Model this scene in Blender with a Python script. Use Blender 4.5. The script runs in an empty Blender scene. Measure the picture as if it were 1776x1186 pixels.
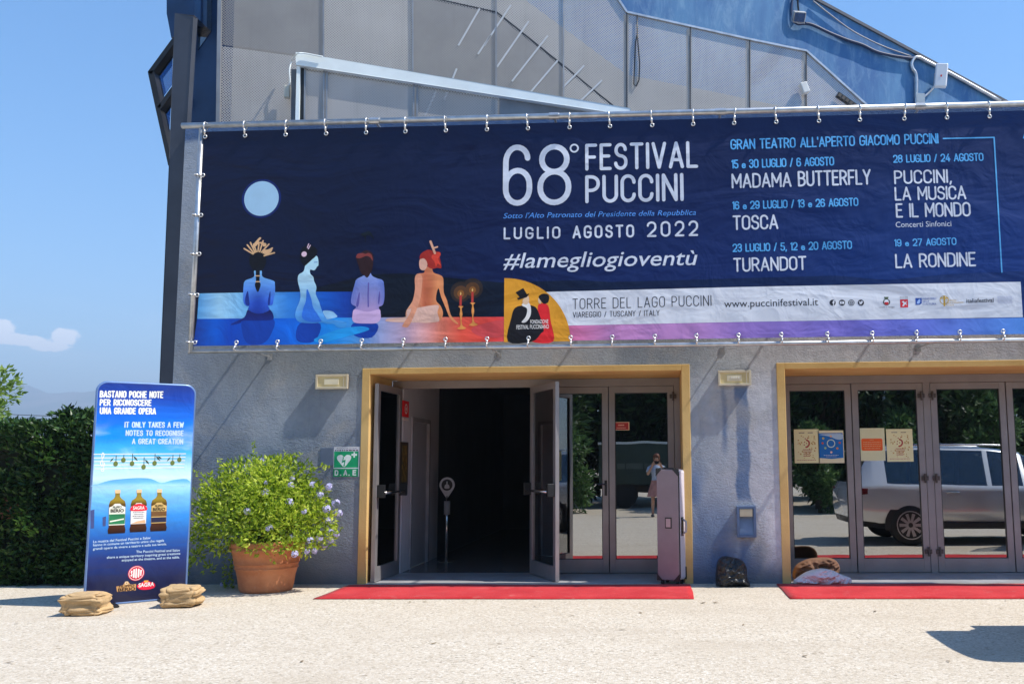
import bpy, bmesh, math, random
from mathutils import Vector, Matrix, noise
from mathutils.geometry import tessellate_polygon
rnd = random.Random(7)
S = bpy.context.scene
COL = S.collection
R = math.radians

# ------------------------------------------------------------------ camera
CAM_D, CAM_H = 11.0, 1.45                     # metres in front of the facade plane (Y = 0), height of the phone
FOC, PPX, PPY = 1544.38, 1063.96, 620.13      # lens in photo pixels (photo is 1776 wide)
pitch, yaw, roll = 0.1175366, -0.0476719, -0.00786557
def _axes():
    cy, sy, cp, sp = math.cos(yaw), math.sin(yaw), math.cos(pitch), math.sin(pitch)
    f = Vector((sy*cp, cy*cp, sp)); r = Vector((cy, -sy, 0)); u = r.cross(f)
    c, s = math.cos(roll), math.sin(roll)
    return c*r + s*u, -s*r + c*u, f
AR, AU, AF = _axes()
CAM = Vector((0, -CAM_D, CAM_H))
cd = bpy.data.cameras.new('camera'); co = bpy.data.objects.new('camera', cd); COL.objects.link(co)
co.matrix_world = Matrix(((AR.x, AU.x, -AF.x, CAM.x), (AR.y, AU.y, -AF.y, CAM.y), (AR.z, AU.z, -AF.z, CAM.z), (0, 0, 0, 1)))
cd.sensor_width = 36; cd.lens = 36*FOC/1776
cd.shift_x = (888-PPX)/1776; cd.shift_y = (PPY-593)/1776
cd.clip_start = 0.005; cd.clip_end = 20000
S.camera = co

# ------------------------------------------------------------------ sun, sky, exposure
SUN_DIR = Vector((-0.68, 0.11, -1.0)).normalized()        # the way the light travels
sl = bpy.data.lights.new('sun', 'SUN'); so = bpy.data.objects.new('sun', sl); COL.objects.link(so)
sl.energy = 4.2; sl.angle = R(0.5); sl.color = (1.0, 0.955, 0.88)
so.rotation_euler = SUN_DIR.to_track_quat('-Z', 'Y').to_euler()
so.location = (6, -6, 20)
W_ = bpy.data.worlds.new('World'); S.world = W_; W_.use_nodes = True
SKY_STRENGTH = 0.14
def build_world():
    nt = W_.node_tree; N = nt.nodes; L = nt.links; N.clear()
    out = N.new('ShaderNodeOutputWorld'); bg = N.new('ShaderNodeBackground'); bg.inputs[1].default_value = SKY_STRENGTH
    sky = N.new('ShaderNodeTexSky'); sky.sky_type = 'NISHITA'; sky.sun_disc = False
    d = -SUN_DIR
    sky.sun_elevation = math.asin(d.z); sky.sun_rotation = math.atan2(d.x, d.y)
    sky.air_density = 1.0; sky.dust_density = 0.15; sky.ozone_density = 2.2
    tc = N.new('ShaderNodeTexCoord')
    def vdot(v):
        n = N.new('ShaderNodeVectorMath'); n.operation = 'DOT_PRODUCT'; L.new(tc.outputs['Generated'], n.inputs[0]); n.inputs[1].default_value = v
        return n.outputs['Value']
    def m(op, a, b=None, clamp=False):
        n = N.new('ShaderNodeMath'); n.operation = op; n.use_clamp = clamp
        for i, x in enumerate((a, b)):
            if x is None: continue
            if isinstance(x, (int, float)): n.inputs[i].default_value = x
            else: L.new(x, n.inputs[i])
        return n.outputs[0]
    # one small cumulus low in the sky: tangent-plane coordinates round its direction
    f = (AF*FOC + AR*(40-PPX) - AU*(585-PPY)).normalized()
    t = f.cross(Vector((0, 0, 1))).normalized(); u = t.cross(f)
    den = m('MAXIMUM', vdot(f), 0.05)
    cu = m('DIVIDE', vdot(t), den); cv = m('DIVIDE', vdot(u), den)
    nz = N.new('ShaderNodeTexNoise'); nz.inputs['Scale'].default_value = 100; nz.inputs['Detail'].default_value = 6; nz.inputs['Roughness'].default_value = .55
    L.new(tc.outputs['Generated'], nz.inputs['Vector'])
    nd = m('SUBTRACT', nz.outputs[0], 0.5)
    def puff(du, dv, ru, rv):
        a = m('DIVIDE', m('SUBTRACT', cu, du), ru); b = m('DIVIDE', m('SUBTRACT', cv, dv), rv)
        return m('SUBTRACT', 1.0, m('POWER', m('ADD', m('MULTIPLY', a, a), m('MULTIPLY', b, b)), 0.5))
    g = None
    for p in ((-.026, .006, .026, .012), (-.045, .008, .026, .011), (.004, -.003, .027, .007), (.032, .003, .015, .010), (.020, -.007, .022, .006), (-.012, -.002, .04, .007)):
        q = puff(*p); g = q if g is None else m('MAXIMUM', g, q)
    k = m('ADD', g, m('MULTIPLY', nd, 0.9))
    mr = N.new('ShaderNodeMapRange'); mr.interpolation_type = 'SMOOTHSTEP'; L.new(k, mr.inputs[0]); mr.inputs[1].default_value = .10; mr.inputs[2].default_value = .34
    front = m('GREATER_THAN', vdot(f), 0.5)
    cm = m('MULTIPLY', mr.outputs[0], front)
    # thin veils close to the horizon
    mp = N.new('ShaderNodeMapping'); L.new(tc.outputs['Generated'], mp.inputs[0]); mp.inputs['Scale'].default_value = (5, 5, 38)
    n2 = N.new('ShaderNodeTexNoise'); n2.inputs['Scale'].default_value = 1.3; n2.inputs['Detail'].default_value = 5; L.new(mp.outputs[0], n2.inputs['Vector'])
    ve = N.new('ShaderNodeMapRange'); ve.interpolation_type = 'SMOOTHSTEP'; L.new(n2.outputs[0], ve.inputs[0]); ve.inputs[1].default_value = .42; ve.inputs[2].default_value = .75
    lo = N.new('ShaderNodeMapRange'); lo.interpolation_type = 'SMOOTHSTEP'; L.new(vdot((0, 0, 1)), lo.inputs[0]); lo.inputs[1].default_value = .22; lo.inputs[2].default_value = .05
    vm = m('MULTIPLY', m('MULTIPLY', ve.outputs[0], lo.outputs[0]), .30)
    mx = N.new('ShaderNodeMix'); mx.data_type = 'RGBA'; L.new(vm, mx.inputs[0]); hs = N.new('ShaderNodeHueSaturation'); hs.inputs['Saturation'].default_value = 1.34; L.new(sky.outputs[0], hs.inputs['Color']); L.new(hs.outputs[0], mx.inputs[6]); mx.inputs[7].default_value = (6.2, 6.6, 7.4, 1)
    mx2 = N.new('ShaderNodeMix'); mx2.data_type = 'RGBA'; L.new(cm, mx2.inputs[0]); L.new(mx.outputs[2], mx2.inputs[6]); mx2.inputs[7].default_value = (8.0, 8.05, 8.4, 1)
    L.new(mx2.outputs[2], bg.inputs[0]); L.new(bg.outputs[0], out.inputs[0])
build_world()
vs = S.view_settings; vs.view_transform = 'Standard'; vs.look = 'None'; vs.gamma = 1; vs.use_curve_mapping = False
vs.exposure = 0.82
S.cycles.max_bounces = 8; S.cycles.transparent_max_bounces = 16
S.cycles.caustics_reflective = False; S.cycles.caustics_refractive = False

# ------------------------------------------------------------------ helpers
class Plane:
    """a real plane in the place: origin, unit axis u along it, v up, n out of it"""
    def __init__(s, o, u):
        s.o = Vector(o); s.u = Vector(u).normalized(); s.v = Vector((0, 0, 1)); s.n = s.u.cross(s.v).normalized()
    def P(s, u, v, w=0): return s.o + s.u*u + s.v*v + s.n*w
    def uv(s, px, py):
        d = AF*FOC + AR*(px-PPX) - AU*(py-PPY)
        t = (s.o-CAM).dot(s.n)/d.dot(s.n); p = CAM + d*t - s.o
        return p.dot(s.u), p.dot(s.v)
def FP(y): return Plane((0, y, 0), (1, 0, 0))            # a plane parallel to the facade
def at(px, py, y):
    a, b = FP(y).uv(px, py); return a, b
def ground(px, py, z=0):
    d = AF*FOC + AR*(px-PPX) - AU*(py-PPY); t = (z-CAM_H)/d.z; p = CAM + d*t
    return p.x, p.y

class MB:
    def __init__(s): s.v = []; s.f = []; s.m = []; s.mats = []; s.cur = 0
    def use(s, mat):
        if mat not in s.mats: s.mats.append(mat)
        s.cur = s.mats.index(mat); return s
    def add(s, vs, fs):
        b = len(s.v); s.v += [tuple(p) for p in vs]; s.f += [tuple(b+i for i in f) for f in fs]; s.m += [s.cur]*len(fs); return s
    def box(s, x0, x1, y0, y1, z0, z1, M=None):
        p = [Vector((x, y, z)) for z in (z0, z1) for y in (y0, y1) for x in (x0, x1)]
        if M: p = [M @ q for q in p]
        return s.add(p, [(0, 2, 3, 1), (4, 5, 7, 6), (0, 1, 5, 4), (2, 6, 7, 3), (0, 4, 6, 2), (1, 3, 7, 5)])
    def prism(s, pts, y0, y1):                            # outline in X, Z pushed back along Y
        n = len(pts); a = [Vector((x, y0, z)) for x, z in pts]; b = [Vector((x, y1, z)) for x, z in pts]
        tr = tessellate_polygon([[Vector((x, z, 0)) for x, z in pts]])
        fs = [tuple(t) for t in tr] + [tuple(n+i for i in reversed(t)) for t in tr] + [(i, (i+1) % n, n+(i+1) % n, n+i) for i in range(n)]
        return s.add(a+b, fs)
    def tube(s, path, r, n=8, closed=False):
        path = [Vector(p) for p in path]; rr = r if isinstance(r, (list, tuple)) else [r]*len(path)
        vs = []; k = len(path); up = None
        for i, p in enumerate(path):
            a = path[(i-1) % k] if (closed or i > 0) else p; b = path[(i+1) % k] if (closed or i < k-1) else p
            t = (b-a).normalized()
            if up is None: up = Vector((0, 0, 1)) if abs(t.z) < .9 else Vector((0, 1, 0))
            x = t.cross(up)
            if x.length < 1e-4: x = t.cross(Vector((1, 0.2, 0)))
            x.normalize(); y = x.cross(t); up = y
            for j in range(n):
                an = 2*math.pi*j/n; vs.append(p + (x*math.cos(an)+y*math.sin(an))*rr[i])
        fs = [(i*n+j, i*n+(j+1) % n, ((i+1) % k)*n+(j+1) % n, ((i+1) % k)*n+j) for i in range(k if closed else k-1) for j in range(n)]
        if not closed: fs += [tuple(range(n-1, -1, -1)), tuple((k-1)*n+j for j in range(n))]
        return s.add(vs, fs)
    def lathe(s, prof, n=32, c=(0, 0, 0), capb=True, capt=False):
        vs = []; c = Vector(c)
        for r, z in prof:
            for j in range(n):
                a = 2*math.pi*j/n; vs.append(c+Vector((r*math.cos(a), r*math.sin(a), z)))
        k = len(prof)
        fs = [(i*n+j, i*n+(j+1) % n, (i+1)*n+(j+1) % n, (i+1)*n+j) for i in range(k-1) for j in range(n)]
        if capb: fs.append(tuple(range(n-1, -1, -1)))
        if capt: fs.append(tuple((k-1)*n+j for j in range(n)))
        return s.add(vs, fs)
    def art(s, pl, uvs, w):                               # flat printed shape on a plane
        tr = tessellate_polygon([[Vector((u, v, 0)) for u, v in uvs]])
        return s.add([pl.P(u, v, w) for u, v in uvs], [tuple(t) for t in tr])
    def disc(s, pl, u, v, ru, w, rv=None, n=28):
        rv = rv or ru
        return s.art(pl, [(u+ru*math.cos(2*math.pi*i/n), v+rv*math.sin(2*math.pi*i/n)) for i in range(n)], w)
    def ring(s, pl, u, v, r0, r1, w, n=28):
        vs = []
        for i in range(n):
            c, d = math.cos(2*math.pi*i/n), math.sin(2*math.pi*i/n); vs += [pl.P(u+r0*c, v+r0*d, w), pl.P(u+r1*c, v+r1*d, w)]
        return s.add(vs, [(2*i, 2*i+1, (2*i+3) % (2*n), (2*i+2) % (2*n)) for i in range(n)])
    def slab(s, pl, u0, u1, v0, v1, w0, w1):
        p = [pl.P(u, v, w) for w in (w0, w1) for v in (v0, v1) for u in (u0, u1)]
        return s.add(p, [(0, 2, 3, 1), (4, 5, 7, 6), (0, 1, 5, 4), (2, 6, 7, 3), (0, 4, 6, 2), (1, 3, 7, 5)])
    def build(s, name, mat=None, parent=None, smooth=False, bevel=0, sub=0):
        me = bpy.data.meshes.new(name); me.from_pydata(s.v, [], s.f)
        mats = s.mats or [mat]
        for x in mats: me.materials.append(x)
        if s.mats: me.polygons.foreach_set('material_index', s.m)
        if smooth: me.polygons.foreach_set('use_smooth', [True]*len(me.polygons))
        me.update()
        if not me.polygons: print('EMPTY', name)
        o = bpy.data.objects.new(name, me); COL.objects.link(o)
        if parent is not None:
            o.parent = parent; o.matrix_parent_inverse = Matrix.Translation(-Vector(parent.location)) if parent.rotation_euler[2] == 0 else parent_mat(parent).inverted()
        if bevel:
            b = o.modifiers.new('bevel', 'BEVEL'); b.width = bevel; b.segments = 2; b.limit_method = 'ANGLE'; b.angle_limit = R(40)
        if sub:
            b = o.modifiers.new('sub', 'SUBSURF'); b.levels = sub; b.render_levels = sub
        return o
def parent_mat(o): return Matrix.Translation(o.location) @ o.rotation_euler.to_matrix().to_4x4()
def tag(o, label=None, cat=None, group=None, kind=None):
    if label: o['label'] = label
    if cat: o['category'] = cat
    if group: o['group'] = group
    if kind: o['kind'] = kind
    return o
def thing(name, label, cat, loc=(0, 0, 0), group=None):
    o = bpy.data.objects.new(name, None); COL.objects.link(o); o.location = loc; o.empty_display_size = .2
    return tag(o, label, cat, group)
def spline(pts, k=5, closed=True):
    n = len(pts); out = []
    for i in range(n if closed else n-1):
        if closed: p = [pts[(i+d) % n] for d in (-1, 0, 1, 2)]
        else: p = [pts[max(0, min(n-1, i+d))] for d in (-1, 0, 1, 2)]
        for j in range(k):
            t = j/k
            out.append(tuple(.5*(2*b+(c-a)*t+(2*a-5*b+4*c-d)*t*t+(-a+3*b-3*c+d)*t**3) for a, b, c, d in zip(*p)))
    if not closed: out.append(tuple(pts[-1]))
    return out
def lin(r, g, b):
    f = lambda c: (c/255/12.92 if c <= 10.3 else ((c/255+.055)/1.055)**2.4)
    return (f(r), f(g), f(b), 1)

# ------------------------------------------------------------------ materials
def nodes(name):
    m = bpy.data.materials.new(name); m.use_nodes = True; nt = m.node_tree
    return m, nt, nt.nodes, nt.links, nt.nodes['Principled BSDF']
def mixc(N, L, fac, a, b, blend='MIX'):
    n = N.new('ShaderNodeMix'); n.data_type = 'RGBA'; n.blend_type = blend
    for i, x in ((0, fac), (6, a), (7, b)):
        if isinstance(x, (int, float)): n.inputs[i].default_value = x
        elif isinstance(x, tuple): n.inputs[i].default_value = x
        else: L.new(x, n.inputs[i])
    return n.outputs[2]
def noise_n(N, L, vec, scale, detail=4, rough=.55, dist=0):
    n = N.new('ShaderNodeTexNoise'); n.inputs['Scale'].default_value = scale; n.inputs['Detail'].default_value = detail; n.inputs['Roughness'].default_value = rough
    n.inputs['Distortion'].default_value = dist; L.new(vec, n.inputs['Vector']); return n.outputs[0]
def rng(N, L, x, a, b, c=0., d=1., smooth=True):
    n = N.new('ShaderNodeMapRange'); n.interpolation_type = 'SMOOTHSTEP' if smooth else 'LINEAR'
    L.new(x, n.inputs[0])
    for i, v in enumerate((a, b, c, d)): n.inputs[1+i].default_value = v
    return n.outputs[0]
def mth(N, L, op, a, b=None):
    n = N.new('ShaderNodeMath'); n.operation = op
    for i, x in enumerate((a, b)):
        if x is None: continue
        if isinstance(x, (int, float)): n.inputs[i].default_value = x
        else: L.new(x, n.inputs[i])
    return n.outputs[0]
def objvec(N): return N.new('ShaderNodeTexCoord').outputs['Object']
def bump(N, L, b, h, st, dist=.01):
    n = N.new('ShaderNodeBump'); n.inputs['Strength'].default_value = st; n.inputs['Distance'].default_value = dist
    L.new(h, n.inputs['Height']); L.new(n.outputs[0], b.inputs['Normal'])
_cache = {}
def mat(name, c, rough=.6, metal=0., var=.12, vs=4., bs=0., bst=.3, bd=.005, spec=.5, coat=0.):
    if name in _cache: return _cache[name]
    m, nt, N, L, b = nodes(name)
    c = tuple(c) if len(c) == 4 else tuple(c)+(1,)
    v = objvec(N)
    if var:
        n = noise_n(N, L, v, vs, 5)
        lo = tuple(x*(1-var) for x in c[:3])+(1,); hi = tuple(min(1, x*(1+var)) for x in c[:3])+(1,)
        L.new(mixc(N, L, rng(N, L, n, .3, .7), lo, hi), b.inputs['Base Color'])
    else: b.inputs['Base Color'].default_value = c
    b.inputs['Roughness'].default_value = rough; b.inputs['Metallic'].default_value = metal; b.inputs['Specular IOR Level'].default_value = spec
    b.inputs['Coat Weight'].default_value = coat
    if bs: bump(N, L, b, noise_n(N, L, v, bs, 6), bst, bd)
    _cache[name] = m; return m
def vinyl(N, L, b, v=None):
    v = v or objvec(N); sp = N.new('ShaderNodeSeparateXYZ'); L.new(v, sp.inputs[0])
    mp = N.new('ShaderNodeMapping'); L.new(v, mp.inputs[0]); mp.inputs['Scale'].default_value = (.55, .55, 1.5); mp.inputs['Rotation'].default_value = (0, .45, 0)
    n1 = noise_n(N, L, mp.outputs[0], 1.5, 3, .5, .6)
    n2 = noise_n(N, L, v, 2.6, 3, .55, 1.2)
    tug = mth(N, L, 'SINE', mth(N, L, 'MULTIPLY', mth(N, L, 'ADD', sp.outputs[0], mth(N, L, 'MULTIPLY', n1, .15)), 13.0))
    edge = mth(N, L, 'ADD', rng(N, L, sp.outputs[2], 5.15, 5.85), rng(N, L, sp.outputs[2], 3.45, 2.90))
    h = mth(N, L, 'ADD', mth(N, L, 'MULTIPLY', n1, 1.0), mth(N, L, 'MULTIPLY', n2, .35))
    h = mth(N, L, 'ADD', h, mth(N, L, 'MULTIPLY', mth(N, L, 'MULTIPLY', tug, edge), .09))
    bump(N, L, b, h, .55, .07)
def ramp_mat(name, axis, stops, rough=.5, extra=None, spec=.3, gain=1.3):
    """printed ink that changes along an axis of the print: stops = [(coordinate, sRGB)]"""
    m, nt, N, L, b = nodes(name); v = objvec(N)
    sp = N.new('ShaderNodeSeparateXYZ'); L.new(v, sp.inputs[0])
    lo, hi = stops[0][0], stops[-1][0]
    if hi < lo: stops = stops[::-1]; lo, hi = hi, lo
    f = rng(N, L, sp.outputs[axis], lo, hi, 0, 1, False)
    cr = N.new('ShaderNodeValToRGB'); L.new(f, cr.inputs[0]); el = cr.color_ramp.elements
    for i, (p, c) in enumerate(stops):
        e = el[i] if i < 2 else el.new(1.0)
        e.position = (p-lo)/(hi-lo); e.color = lin(*c)
    # elements must be in order: rebuild
    vals = [((p-lo)/(hi-lo), tuple(min(.92, x*gain) for x in lin(*c)[:3])+(1,)) for p, c in stops]
    for e, (p, c) in zip(sorted(el, key=lambda e: e.position), vals): e.position = p; e.color = c
    col = cr.outputs[0]
    if extra: col = extra(N, L, v, sp, col)
    L.new(col, b.inputs['Base Color']); b.inputs['Roughness'].default_value = rough; b.inputs['Specular IOR Level'].default_value = spec
    vinyl(N, L, b, v)
    return m
def ink(name, r, g, b, rough=.5):
    if name in _cache: return _cache[name]
    c = lin(r, g, b); k = min(1.4, .90/max(c[:3])); m = mat(name, (c[0]*k, c[1]*k, c[2]*k*(.96 if min(r, g, b) > 190 else 1)), rough, var=0, spec=.3)
    nt = m.node_tree; vinyl(nt.nodes, nt.links, nt.nodes['Principled BSDF']); return m
def leaf_mat(name, cols, trans=.35, rough=.45):
    m, nt, N, L, b = nodes(name)
    g = N.new('ShaderNodeNewGeometry'); cr = N.new('ShaderNodeValToRGB'); L.new(g.outputs['Random Per Island'], cr.inputs[0])
    el = cr.color_ramp.elements
    while len(el) < len(cols): el.new(.5)
    for i, c in enumerate(cols): el[i].position = i/(len(cols)-1); el[i].color = tuple(c)+(1,)
    L.new(cr.outputs[0], b.inputs['Base Color']); b.inputs['Roughness'].default_value = rough; b.inputs['Specular IOR Level'].default_value = .35
    t = N.new('ShaderNodeBsdfTranslucent'); L.new(cr.outputs[0], t.inputs[0])
    mx = N.new('ShaderNodeMixShader'); mx.inputs[0].default_value = trans; L.new(b.outputs[0], mx.inputs[1]); L.new(t.outputs[0], mx.inputs[2])
    L.new(mx.outputs[0], N['Material Output'].inputs[0]); return m
def glass_mat(name, tint=(.5, .55, .53), refl=.34, rough=.0):
    m, nt, N, L, b = nodes(name); N.remove(b)
    g = N.new('ShaderNodeBsdfGlossy'); g.inputs['Roughness'].default_value = rough; g.inputs[0].default_value = (.95, .97, 1, 1)
    v = objvec(N); nb = N.new('ShaderNodeBump'); nb.inputs['Strength'].default_value = .012; nb.inputs['Distance'].default_value = .05
    L.new(noise_n(N, L, v, 1.6, 1), nb.inputs['Height']); L.new(nb.outputs[0], g.inputs['Normal'])
    t = N.new('ShaderNodeBsdfTransparent'); t.inputs[0].default_value = tuple(tint)+(1,)
    fr = N.new('ShaderNodeFresnel'); fr.inputs[0].default_value = 1.5
    f = mth(N, L, 'ADD', mth(N, L, 'MULTIPLY', fr.outputs[0], 1-refl), refl)
    mx = N.new('ShaderNodeMixShader'); L.new(f, mx.inputs[0]); L.new(t.outputs[0], mx.inputs[1]); L.new(g.outputs[0], mx.inputs[2])
    L.new(mx.outputs[0], N['Material Output'].inputs[0]); return m

def box_mask(N, L, sp, wob, x0, x1, z0, z1, ex=.03, ez=.05):
    x = mth(N, L, 'ADD', sp.outputs[0], wob); z = sp.outputs[2]
    a = mth(N, L, 'MULTIPLY', rng(N, L, x, x0-ex, x0+ex), rng(N, L, x, x1+ex, x1-ex))
    c = mth(N, L, 'MULTIPLY', rng(N, L, z, z0-ez, z0+ez), rng(N, L, z, z1+ez, z1-ez))
    return mth(N, L, 'MULTIPLY', a, c)
def stucco():
    m, nt, N, L, b = nodes('stucco'); v = objvec(N)
    sp = N.new('ShaderNodeSeparateXYZ'); L.new(v, sp.inputs[0])
    n1 = noise_n(N, L, v, .55, 5, .6, .4); n2 = noise_n(N, L, v, 2.3, 5, .6); n3 = noise_n(N, L, v, 9, 4)
    col = mixc(N, L, rng(N, L, n1, .35, .65), (.275, .33, .405, 1), (.40, .44, .495, 1))
    lt = rng(N, L, sp.outputs[0], .3, 1.5)
    col = mixc(N, L, mth(N, L, 'MULTIPLY', lt, .85), col, mixc(N, L, rng(N, L, n2, .3, .7), (.60, .61, .66, 1), (.73, .73, .77, 1)))
    # repainted blue patches and runs under the right-hand lamp
    wob = mth(N, L, 'MULTIPLY', mth(N, L, 'SUBTRACT', n2, .5), .18)
    ms = None
    for bx in ((.975, 1.135, .98, 2.38, .02, .05), (.80, .86, 1.62, 2.36, .03, .2), (.98, 1.27, .02, .52, .06, .12), (.30, .56, .85, 1.38, .12, .25), (.36, .92, -.1, .95, .16, .4), (.0, 3, -.4, .16, .1, .15)):
        q = box_mask(N, L, sp, wob, *bx); ms = q if ms is None else mth(N, L, 'MAXIMUM', ms, q)
    ms = mth(N, L, 'MULTIPLY', ms, mth(N, L, 'ADD', .45, mth(N, L, 'MULTIPLY', n2, .75)))
    col = mixc(N, L, ms, col, (.085, .17, .34, 1))
    # darker blue-grey tone towards the left end, lower wall
    lf = mth(N, L, 'MULTIPLY', rng(N, L, sp.outputs[0], -2.5, -4.6), rng(N, L, mth(N, L, 'ADD', sp.outputs[2], mth(N, L, 'MULTIPLY', n1, 1.6)), 2.9, 1.9))
    col = mixc(N, L, mth(N, L, 'MULTIPLY', lf, .75), col, (.145, .185, .24, 1))
    wp = rng(N, L, noise_n(N, L, v, 1.3, 4, .6, .8), .50, .72, 0, .55)
    col = mixc(N, L, wp, col, (.46, .44, .41, 1))
    ms_ = N.new('ShaderNodeMapping'); L.new(v, ms_.inputs[0]); ms_.inputs['Scale'].default_value = (6, 6, .35)
    stk = mth(N, L, 'MULTIPLY', rng(N, L, noise_n(N, L, ms_.outputs[0], 1.0, 5, .65), .56, .74), rng(N, L, sp.outputs[2], .6, 2.9))
    col = mixc(N, L, mth(N, L, 'MULTIPLY', stk, .45), col, (.15, .17, .20, 1))
    dirt = mth(N, L, 'MULTIPLY', rng(N, L, mth(N, L, 'ADD', sp.outputs[2], mth(N, L, 'MULTIPLY', n2, .25)), .42, .12), .5)
    col = mixc(N, L, dirt, col, (.17, .165, .15, 1))
    # blue band along the head of the wall
    tp = rng(N, L, mth(N, L, 'ADD', sp.outputs[2], mth(N, L, 'MULTIPLY', n2, .2)), 5.72, 5.85)
    col = mixc(N, L, tp, col, (.08, .15, .30, 1))
    col = mixc(N, L, rng(N, L, n3, .35, .75, 0, .3), col, (.20, .24, .31, 1))
    L.new(col, b.inputs['Base Color']); b.inputs['Roughness'].default_value = .85; b.inputs['Specular IOR Level'].default_value = .25
    mp = N.new('ShaderNodeMapping'); L.new(v, mp.inputs[0]); mp.inputs['Scale'].default_value = (1, 1, 1.6)
    big = noise_n(N, L, mp.outputs[0], 26, 6, .62, .6); fine = noise_n(N, L, v, 90, 3)
    h = mth(N, L, 'ADD', big, mth(N, L, 'MULTIPLY', fine, .4))
    flat = rng(N, L, n1, .58, .42, .35, 1.0)
    h = mth(N, L, 'MULTIPLY', h, flat)
    bump(N, L, b, h, 1.0, .032)
    return m
def ochre():
    m, nt, N, L, b = nodes('ochre_paint'); v = objvec(N)
    n2 = noise_n(N, L, v, 1.4, 5, .6)
    L.new(mixc(N, L, rng(N, L, n2, .3, .7), (.62, .39, .135, 1), (.75, .51, .195, 1)), b.inputs['Base Color'])
    b.inputs['Roughness'].default_value = .8; bump(N, L, b, noise_n(N, L, v, 48, 5, .6), .5, .006); return m
def paving():
    m, nt, N, L, b = nodes('exposed_aggregate'); v = objvec(N)
    vo = N.new('ShaderNodeTexVoronoi'); vo.inputs['Scale'].default_value = 58; L.new(v, vo.inputs['Vector'])
    sp = N.new('ShaderNodeSeparateColor'); L.new(vo.outputs['Color'], sp.inputs[0])
    cr = N.new('ShaderNodeValToRGB'); L.new(sp.outputs[0], cr.inputs[0]); el = cr.color_ramp.elements
    while len(el) < 5: el.new(.5)
    for e, (p, c) in zip(el, ((0, (.20, .165, .12)), (.12, (.44, .365, .27)), (.45, (.57, .49, .385)), (.8, (.65, .575, .465)), (1, (.76, .71, .62)))): e.position = p; e.color = c+(1,)
    n1 = noise_n(N, L, v, .5, 5, .6); n2 = noise_n(N, L, v, 3.5, 6, .7); n3 = noise_n(N, L, v, 30, 4, .7)
    col = mixc(N, L, .30, cr.outputs[0], (.60, .53, .43, 1))
    col = mixc(N, L, rng(N, L, n1, .35, .7, 0, .40), col, (.50, .42, .32, 1))
    col = mixc(N, L, rng(N, L, n2, .50, .80, 0, .35), col, (.40, .34, .265, 1))
    col = mixc(N, L, rng(N, L, n3, .58, .80, 0, .6), col, (.24, .20, .155, 1))
    mt = N.new('ShaderNodeMapping'); L.new(v, mt.inputs[0]); mt.inputs['Scale'].default_value = (.25, 1.1, 1); mt.inputs['Rotation'].default_value = (0, 0, .06)
    col = mixc(N, L, rng(N, L, noise_n(N, L, mt.outputs[0], 1.0, 5, .6, .4), .48, .72, 0, .45), col, (.45, .375, .285, 1))
    sp2 = noise_n(N, L, v, 6.5, 2, .4); col = mixc(N, L, rng(N, L, sp2, .73, .76, 0, .6), col, (.20, .15, .10, 1))
    L.new(col, b.inputs['Base Color']); b.inputs['Roughness'].default_value = .9; b.inputs['Specular IOR Level'].default_value = .2
    h = mth(N, L, 'ADD', mth(N, L, 'MULTIPLY', vo.outputs['Distance'], -1.0), mth(N, L, 'MULTIPLY', n3, .6))
    bump(N, L, b, h, .45, .006); return m
def blue_render():
    m, nt, N, L, b = nodes('blue_painted_render'); v = objvec(N)
    mp = N.new('ShaderNodeMapping'); L.new(v, mp.inputs[0]); mp.inputs['Scale'].default_value = (1.6, 1, .5)
    n1 = noise_n(N, L, mp.outputs[0], 1.0, 6, .65, .5); n2 = noise_n(N, L, mp.outputs[0], 3.2, 7, .75, .6)
    col = mixc(N, L, rng(N, L, n1, .32, .7), (.04, .15, .36, 1), (.10, .27, .48, 1))
    col = mixc(N, L, rng(N, L, n2, .45, .75, 0, .5), col, (.28, .46, .62, 1))
    L.new(col, b.inputs['Base Color']); b.inputs['Roughness'].default_value = .65
    bump(N, L, b, noise_n(N, L, v, 12, 5), .2, .008); return m
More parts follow.
